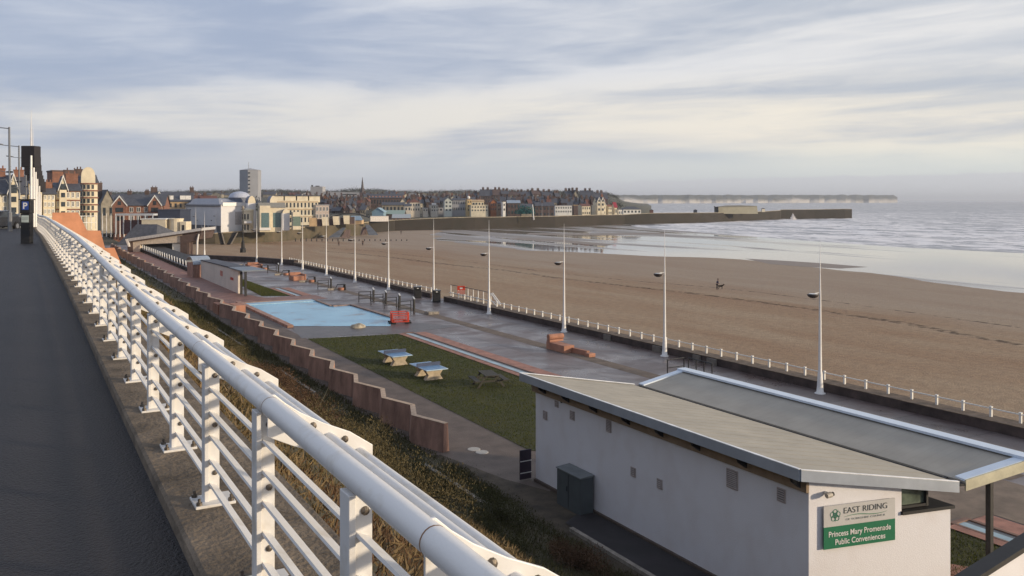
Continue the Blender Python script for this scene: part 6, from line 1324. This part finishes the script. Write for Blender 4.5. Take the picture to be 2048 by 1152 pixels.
r2, WB = walled('harbour_wall', 'long dark weedy harbour wall across the end of the beach', [(738, 466, 444), (790, 461.5, 441), (850, 460.5, 438), (905, 459.5, 436), (950, 458.5, 435), (985, 457.5, 435), (1040, 456, 434), (1110, 454.5, 433), (1180, 451.5, 431), (1250, 449, 430), (1300, 448, 427)], M_STONE, M_WALLB, 6)
r3, WC = walled('pier', 'long dark harbour pier running out into the sea', [(1300, 448.0, 427), (1380, 446, 426.5), (1440, 443.5, 426), (1500, 441, 425), (1560, 438.5, 421.5), (1562, 438.3, 420), (1630, 437.5, 419.5), (1690, 437, 418.5), (1704, 436.8, 418.8)], M_STONE, M_WALLB, 9, 'pier')
Z = 585; s_ = Z / F; r = loc_thing('pier_shed', 'long cream shed standing on the pier', 'shed', 1437, 426.5, Z); mb = MB(); mb.prism([(0, 0, -.4), (79 * s_, 0, -.4), (77 * s_, 0, 14.5 * s_), (0, 0, 13 * s_)], (0, 6, 0)); mb.build('wall', mat('pier_cream', (.42, .38, .27), .8, .05, .3), r)
mb = MB(); mb.prism([(-1, -.5, 13 * s_ + .01), (77 * s_, -.5, 14.5 * s_ + .01), (50 * s_, 3, 16 * s_), (20 * s_, 3, 15.6 * s_)], (0, 3, 0)); mb.build('roof', M_STONE, r); mb = MB(); mb.box(-2, -.05, .5, 4, -.4, 13 * s_).box(-2.8, -2, 1, 2, 12.5 * s_, 14 * s_); mb.build('crane_housing', M_DARKM, r)
for k, (px, py, m_, lab) in enumerate([(1303, 425.5, M_REDTILE, 'small red hut at the root of the pier'), (1391, 425.5, M_NAVY, 'small dark hut left of the cream pier shed'), (1527, 422.5, M_CREAM, 'tiny pale hut right of the cream pier shed')]):
    r = loc_thing('pier_hut', lab, 'hut', px - 3, py, 560 + k * 20, 0, 'small huts along the pier'); mb = MB(); mb.box(0, 2.2, 0, 2, -.5, 1.7); mb.build('wall', m_, r); mb = MB(); mb.prism([(-.2, -.2, 1.703), (2.4, -.2, 1.703), (1.1, -.2, 2.3)], (0, 2.4, 0)); mb.build('roof', M_SLATE, r)
r = loc_thing('flag_mast', 'tall white mast on the quay leaning slightly', 'mast', 1067.5, 436, 445); mb = MB(); mb.tube([(0, 0, -1), (-.6, 0, 7.1)], [.32, .22], 8); mb.build('pole', M_WHITE, r)
for i, px in enumerate([873, 1084, 1098, 1114, 1136]):
    r = loc_thing('boat_mast', ORD[i] + ' slim boat mast from the left along the harbour wall', 'mast', px, 434, 450, 0, 'slim masts among the harbour boats'); mb = MB(); mb.tube([(0, 0, 0), (0, 0, rr.uniform(5, 8))], [.12, .05], 6); mb.build('pole', M_GREYW, r)
# stacked fishing nets
pc = at(1050, 428, 448); P = np.array([(pc.x + rr.gauss(0, 2.6), pc.y + rr.gauss(0, 1.5), pc.z + abs(rr.gauss(0, 1.8))) for _ in range(1200)]); o = leaves('fishing_nets', P, np.tile([0, 0, 1.], (1200, 1)), RNG.uniform(.4, .9, 1200), M_LEAF, np.tile([.03, .11, .11], (1200, 1)) * RNG.uniform(.6, 1.5, (1200, 1)), 1.3); tag(o, 'heap of teal green fishing nets on the quay', 'nets', kind='stuff')

# ------------------------------------------------------------------ land behind the walls, hills and cliffs
wl_px = [(-400, 290), (300, 280)] + [(c[0], w_[2] + 2) for c, w_ in zip([(396,), (430,), (480,), (530,), (560,), (610,), (650,), (700,), (738,)], WA)] + [(c, w_[2] + 3) for c, w_ in zip([760, 790, 850, 905, 950, 985, 1040, 1110, 1180, 1250, 1300], WB)] + [(1340, 640), (1420, 1200)]
TPX = [396, 430, 480, 530, 560, 610, 650, 700, 738, 790, 850, 905, 950, 985, 1040, 1110, 1180, 1250, 1300]; TZ = [w_[1] for w_ in WA] + [w_[1] for w_ in WB][1:]; ZW_ = [w_[2] for w_ in WA] + [w_[2] for w_ in WB][1:]
def zl(px, Z):
    zt = float(np.interp(px, [300] + TPX, [.5] + TZ)); zw_ = float(np.interp(px, [-400, 300] + TPX, [290, 285] + ZW_)); fade = 1 - smooth(1205, 1290, px)
    z = zt - .15 + (3.0 * (1 - smooth(700, 760, px)) * smooth(300, 420, Z) + 4.5 * smooth(zw_ + 55, zw_ + 240, Z) + 9 * smooth(700, 1000, Z)) * fade
    ridge = np.interp(px, [-400, 100, 200, 330, 520, 640, 760, 830, 930, 1000, 1215, 1300, 1340, 1430], [24, 24, 24, 26, 29, 25, 31, 27, 28, 29, 25, 9, 0, -6])
    z += max(0, ridge - 18) * smooth(1000, 1500, Z) * (1 + .10 * noise.noise(Vector((px * .03, Z * .002, 0))))
    return z - 26 * smooth(1290, 1345, px) * smooth(480, 700, Z) - 8 * smooth(1290, 1330, px)
M_LAND = mat('land', (0.085, 0.075, 0.055), .95, .3, .02, .3, .2, col2=(0.045, 0.050, 0.030))
cols_ = [-400 + i * 15 for i in range(122)]; mb = MB(); vs = []; nd = 44
for px in cols_:
    z0_ = np.interp(px, [p for p, _ in wl_px], [q for _, q in wl_px])
    for j in range(nd):
        Z = z0_ + (2400 - z0_) * (j / (nd - 1)) ** 1.8; X = (px - 1024) * Z / F
        vs.append((X * CT + Z * ST, -X * ST + Z * CT, zl(px, Z)))
mb.add(vs, [(i * nd + j, (i + 1) * nd + j, (i + 1) * nd + j + 1, i * nd + j + 1) for i in range(len(cols_) - 1) for j in range(nd - 1)])
o = mb.build('hills', M_LAND, smooth_=True); o['kind'] = 'structure'
# woods on the ridge and trees between the houses
P = []; C = []; S = []
for i in range(3600):
    px = rr.uniform(-100, 1235); Z = rr.uniform(1150, 1700); z = zl(px, Z); X = (px - 1024) * Z / F; k = rr.uniform(2.5, 7) * (1 + .8 * noise.noise(Vector((px * .02, Z * .01, 5)))); t0 = rr.uniform(.7, 1.3)
    for j in range(20):
        q = Vector((rr.gauss(0, 1), rr.gauss(0, 1), rr.gauss(0, .8))) * k * .45
        P.append((X * CT + Z * ST + q.x, -X * ST + Z * CT + q.y, z + k * .25 + q.z * .7)); S.append(rr.uniform(.7, 1.2)); C.append([.045 * t0, .046 * t0, .034 * t0])
o = leaves('woodland', np.array(P), np.tile([0, 0, 1.], (len(P), 1)), S, M_LEAF, np.array(C), 1.1); tag(o, 'far wooded ridge behind the town', 'woodland', kind='stuff')
P = []; C = []; S = []
for i in range(420):
    px = rr.uniform(190, 1240); Z = rr.uniform(540, 900) if px > 640 else rr.uniform(380, 1000); z = zl(px, Z); X = (px - 1024) * Z / F; k = rr.uniform(1.6, 4.5); t0 = rr.uniform(.6, 1.4)
    for j in range(40):
        q = Vector((rr.gauss(0, 1), rr.gauss(0, 1), rr.gauss(0, .8))) * k * .45
        P.append((X * CT + Z * ST + q.x, -X * ST + Z * CT + q.y, z + k * .7 + q.z)); S.append(rr.uniform(.5, 1.1)); C.append([.040 * t0, .042 * t0, .024 * t0])
o = leaves('town_greenery', np.array(P), np.tile([0, 0, 1.], (len(P), 1)), S, M_LEAF, np.array(C), 1.2); tag(o, 'dark shrubs and trees between the town roofs', 'greenery', kind='stuff')
# chalk cliffs of the headland
def cliff_mat():
    m = bpy.data.materials.new('chalk'); t, b = nodes_of(m); n = t.nodes.new; l = t.links.new
    g = n('ShaderNodeNewGeometry'); sp = n('ShaderNodeSeparateXYZ'); l(g.outputs['Position'], sp.inputs[0])
    q = n('ShaderNodeTexNoise'); q.inputs['Scale'].default_value = .005; q.inputs['Detail'].default_value = 12; q.inputs['Roughness'].default_value = .7; l(g.outputs['Position'], q.inputs['Vector'])
    a = n('ShaderNodeMath'); a.operation = 'MULTIPLY_ADD'; l(q.outputs[0], a.inputs[0]); a.inputs[1].default_value = 70; l(sp.outputs[2], a.inputs[2])
    r = n('ShaderNodeMapRange'); r.interpolation_type = 'SMOOTHSTEP'; l(a.outputs[0], r.inputs[0]); r.inputs[1].default_value = 36; r.inputs[2].default_value = 62
    mx = n('ShaderNodeMix'); mx.data_type = 'RGBA'; l(r.outputs[0], mx.inputs[0]); mx.inputs[6].default_value = (.42, .40, .38, 1); mx.inputs[7].default_value = (.055, .055, .040, 1); l(mx.outputs[2], b.inputs['Base Color']); b.inputs['Roughness'].default_value = .95; return m
mb = MB(); vs = []; n_ = 90
for i in range(n_):
    f = i / (n_ - 1); px = 1120 + (1795 - 1120) * f; Z = 3600 + 1900 * f; X = (px - 1024) * Z / F; Z += 40 * noise.noise(Vector((f * 40, 0, 0)))
    yt = 388.0 + 1.6 * smooth(0, .2, f) + .5 * smooth(.9, 1, f); zt = EYE + (401 - yt) * Z / F + 5.5 * noise.fractal(Vector((f * 45, 3, 0)), 1, 2, 4) - (14 if i == n_ - 1 else 0)
    dirv = Vector((X * CT + Z * ST, -X * ST + Z * CT, 0)); u = dirv.normalized()
    for dd_, zz_ in ((0, -4), (12, zt * .42), (60, zt * .72), (130, zt), (1500, zt * .9), (1500, -4)): p = dirv + u * (dd_ + (18 * noise.noise(Vector((f * 60, zz_, 1))) if dd_ < 140 else 0)); vs.append((p.x, p.y, zz_))
mb.add(vs, [(6 * i + k, 6 * i + 6 + k, 6 * i + 7 + k, 6 * i + 1 + k) for i in range(n_ - 1) for k in range(5)] + [tuple(range(6 * n_ - 6, 6 * n_))]); o = mb.build('cliffs', cliff_mat()); o['kind'] = 'structure'

# ------------------------------------------------------------------ beach: groyne stakes, people, dog
st0 = MB().tube([(0, 0, -.4), (.03, 0, 1.0)], [.20, .16], 7).build('groyne_stake', M_DARKM)
for i in range(22):
    o = st0 if i == 0 else st0.copy()
    if i: COL.objects.link(o)
    x, y = gp(591 + i * 10.6, 483.0 - .06 * i, -3); o.location = (x, y, -3); o.scale = (1, 1, 1.15 - .03 * i); tag(o, ORD[i] + ' dark stub post from the left in the row across the far sand', 'stake', 'row of dark stub posts on the sand')
def skin(name, chain, parent, m, sub=1):
    "chain: list of (index_from, (x,y,z), radius); first has index None"
    me = bpy.data.meshes.new(name); vs = [c[1] for c in chain]; es = [(c[0], i) for i, c in enumerate(chain) if c[0] is not None]
    me.from_pydata(vs, es, []); o = bpy.data.objects.new(name, me); COL.objects.link(o); o.parent = parent
    md = o.modifiers.new('skin', 'SKIN'); sv = me.skin_vertices[0].data
    for i, c in enumerate(chain): rd = c[2]; sv[i].radius = (rd, rd) if not isinstance(rd, tuple) else rd; sv[i].use_root = (i == 0)
    s2 = o.modifiers.new('sub', 'SUBSURF'); s2.levels = sub; s2.render_levels = sub; me.materials.append(m); return o
def person(x, y, z, rz, lab, coat, legs, stride=.18, lean=.06, lead=False, h=1.74):
    r = thing('person', lab, 'person', (x, y, z), rz, None); r.scale = (h / 1.74,) * 3
    ms = mat('skin', (.42, .25, .18), .6)
    # x forward
    hand = (.34, -.22, .88) if lead else (.05, -.27, .80)
    ch = [(None, (0, 0, .93), (.15, .12)), (0, (lean * .5, 0, 1.15), (.14, .11)), (1, (lean, 0, 1.38), (.16, .10)), (2, (lean, 0, 1.48), .055), (3, (lean + .03, 0, 1.56), .075), (4, (lean + .04, 0, 1.66), .092), (5, (lean + .03, 0, 1.74), .05),
          (2, (lean, .19, 1.40), .06), (7, (.0, .24, 1.12), .048), (8, (.06, .25, .88), .032), (2, (lean, -.19, 1.40), .06), (10, (.10 if lead else .02, -.25, 1.12), .048), (11, hand, .032),
          (0, (.02, .10, .84), .095), (13, (stride * .6, .10, .48), .062), (14, (stride, .10, .09), .042), (15, (stride + .14, .11, .035), .035),
          (0, (-.02, -.10, .84), .095), (17, (-stride * .3, -.10, .48), .062), (18, (-stride, -.10, .09), .042), (19, (-stride + .14, -.11, .035), .035)]
    for hi, hp in ((9, (.06, .25, .88)), (12, hand)):      # palm, four fingers and a thumb
        b0 = len(ch); ch.append((hi, (hp[0] + .03, hp[1], hp[2] - .07), .024))
        for k, ln in enumerate((.055, .065, .06, .045)): j = len(ch); ch.append((b0, (hp[0] + .035 + .012 * (k - 1.5), hp[1] + .016 * (k - 1.5), hp[2] - .11), .009)); ch.append((j, (hp[0] + .045 + .012 * (k - 1.5), hp[1] + .016 * (k - 1.5), hp[2] - .11 - ln * .7), .007))
        ch.append((b0, (hp[0] + .07, hp[1] + .01, hp[2] - .085), .009))
    skin('body', ch, r, ms)
    skin('jacket', [(None, (0, 0, .86), (.19, .15)), (0, (lean * .5, 0, 1.12), (.185, .14)), (1, (lean, 0, 1.36), (.20, .13)), (2, (lean, 0, 1.46), (.09, .08)), (2, (lean, .20, 1.40), .085), (4, (.0, .25, 1.12), .07), (5, (.055, .255, .92), .055), (2, (lean, -.20, 1.40), .085), (7, (.10 if lead else .02, -.26, 1.12), .07), (8, (hand[0] - .02, hand[1] - .01, hand[2] + .05), .055)], r, coat)
    skin('trousers', [(None, (0, 0, .90), (.165, .14)), (0, (.02, .10, .80), .11), (1, (stride * .6, .10, .48), .082), (2, (stride, .10, .12), .06), (0, (-.02, -.10, .80), .11), (4, (-stride * .3, -.10, .48), .082), (5, (-stride, -.10, .12), .06)], r, legs)
    mb = MB(); mb.lathe((lean + .0, 0, 1.64), [(.105, -.04), (.115, .03), (.10, .10), (.05, .14), (.001, .15)], 12); mb.build('hair', mat('hair', (.03, .02, .015), .8), r, smooth_=True)
    mb = MB(); 
    for s_ in (-1, 1): mb.lathe((lean + .125, s_ * .033, 1.65), [(.001, -.008), (.010, 0), (.001, .008)], 6)
    mb.lathe((lean + .145, 0, 1.615), [(.001, -.02), (.014, -.01), (.006, .03)], 6); mb.build('face', ms, r)
    for sx_, sy_ in ((stride, .11), (-stride, -.11)): mb = MB(); mb.prism([(sx_ - .07, sy_ - .05, 0), (sx_ + .20, sy_ - .045, 0), (sx_ + .20, sy_ + .045, 0), (sx_ - .07, sy_ + .05, 0)], (0, 0, .09)); mb.build('shoe', M_BLACK, r, bevel=.02)
    return r
M_COAT = mat('navy_coat', (.03, .03, .07), .8); M_DARKC = mat('dark_coat', (.03, .028, .03), .8); M_TRO = mat('dark_trousers', (.012, .012, .018), .85); M_BRC = mat('brown_coat', (.07, .05, .04), .8)
x, y = gp(1434, 578.5, -3); person(x, y, -3.0, -TH, 'person in a navy coat walking a dog on the middle of the beach', M_COAT, M_TRO, .12, .16, True, 1.72)
x, y = gp(677.5, 491.5, -3); person(x, y, -3.0, R(100), 'dark clothed person on the far sand, left of the pair', M_DARKC, M_TRO, h=1.78)
x, y = gp(725.5, 491, -3); person(x, y, -3.0, R(60), 'brown clothed person on the far sand, right of the pair', M_BRC, M_TRO, h=1.78)
x, y = gp(802, 468.5, -3); person(x, y, -3.0, R(20), 'tiny dark person farthest away, near the harbour wall', M_DARKC, M_TRO, h=1.75)
x, y = gp(1441, 578, -3); dg_ = thing('dog', 'dark dog beside the person in the navy coat', 'dog', (x, y, -3.0), -TH - .3); M_FUR = mat('dog_fur', (.025, .016, .010), .9, .3, 20)
skin('body', [(None, (-.25, 0, .50), (.11, .12)), (0, (.0, 0, .50), (.13, .14)), (1, (.25, 0, .52), (.12, .15)), (2, (.40, 0, .64), .08), (3, (.52, 0, .74), .085), (4, (.68, 0, .70), .045), (4, (.50, .06, .84), .025), (4, (.50, -.06, .84), .025), (0, (-.42, 0, .60), .03), (8, (-.58, 0, .72), .018),
              (0, (-.27, .10, .36), .065), (10, (-.18, .10, .26), .04), (11, (-.30, .10, .14), .028), (12, (-.27, .10, .02), .028), (0, (-.27, -.10, .36), .065), (14, (-.20, -.10, .26), .04), (15, (-.33, -.10, .14), .028), (16, (-.30, -.10, .02), .028),
              (2, (.25, .10, .34), .05), (18, (.27, .10, .18), .032), (19, (.29, .10, .02), .028), (2, (.25, -.10, .34), .05), (21, (.23, -.10, .18), .032), (22, (.20, -.10, .02), .028)], dg_, M_FUR)

# ------------------------------------------------------------------ haze over the whole bay
hz = MB().box(-9000, 26000, -3500, 27000, -5, 120).build('haze', [])if False else None
mb = MB(); mb.box(-12000, 30000, -4000, 31000, -4.6, 130); m = bpy.data.materials.new('haze'); m.use_nodes = True; t = m.node_tree; t.nodes.clear()
pv = t.nodes.new('ShaderNodeVolumePrincipled'); pv.inputs['Color'].default_value = (.80, .86, .97, 1); pv.inputs['Density'].default_value = 0.00011; pv.inputs['Anisotropy'].default_value = .2
oo = t.nodes.new('ShaderNodeOutputMaterial'); t.links.new(pv.outputs[0], oo.inputs['Volume'])
o = mb.build('haze', m); o['kind'] = 'stuff'; o['label'] = 'thin pale sea haze over the bay'; o['category'] = 'haze'
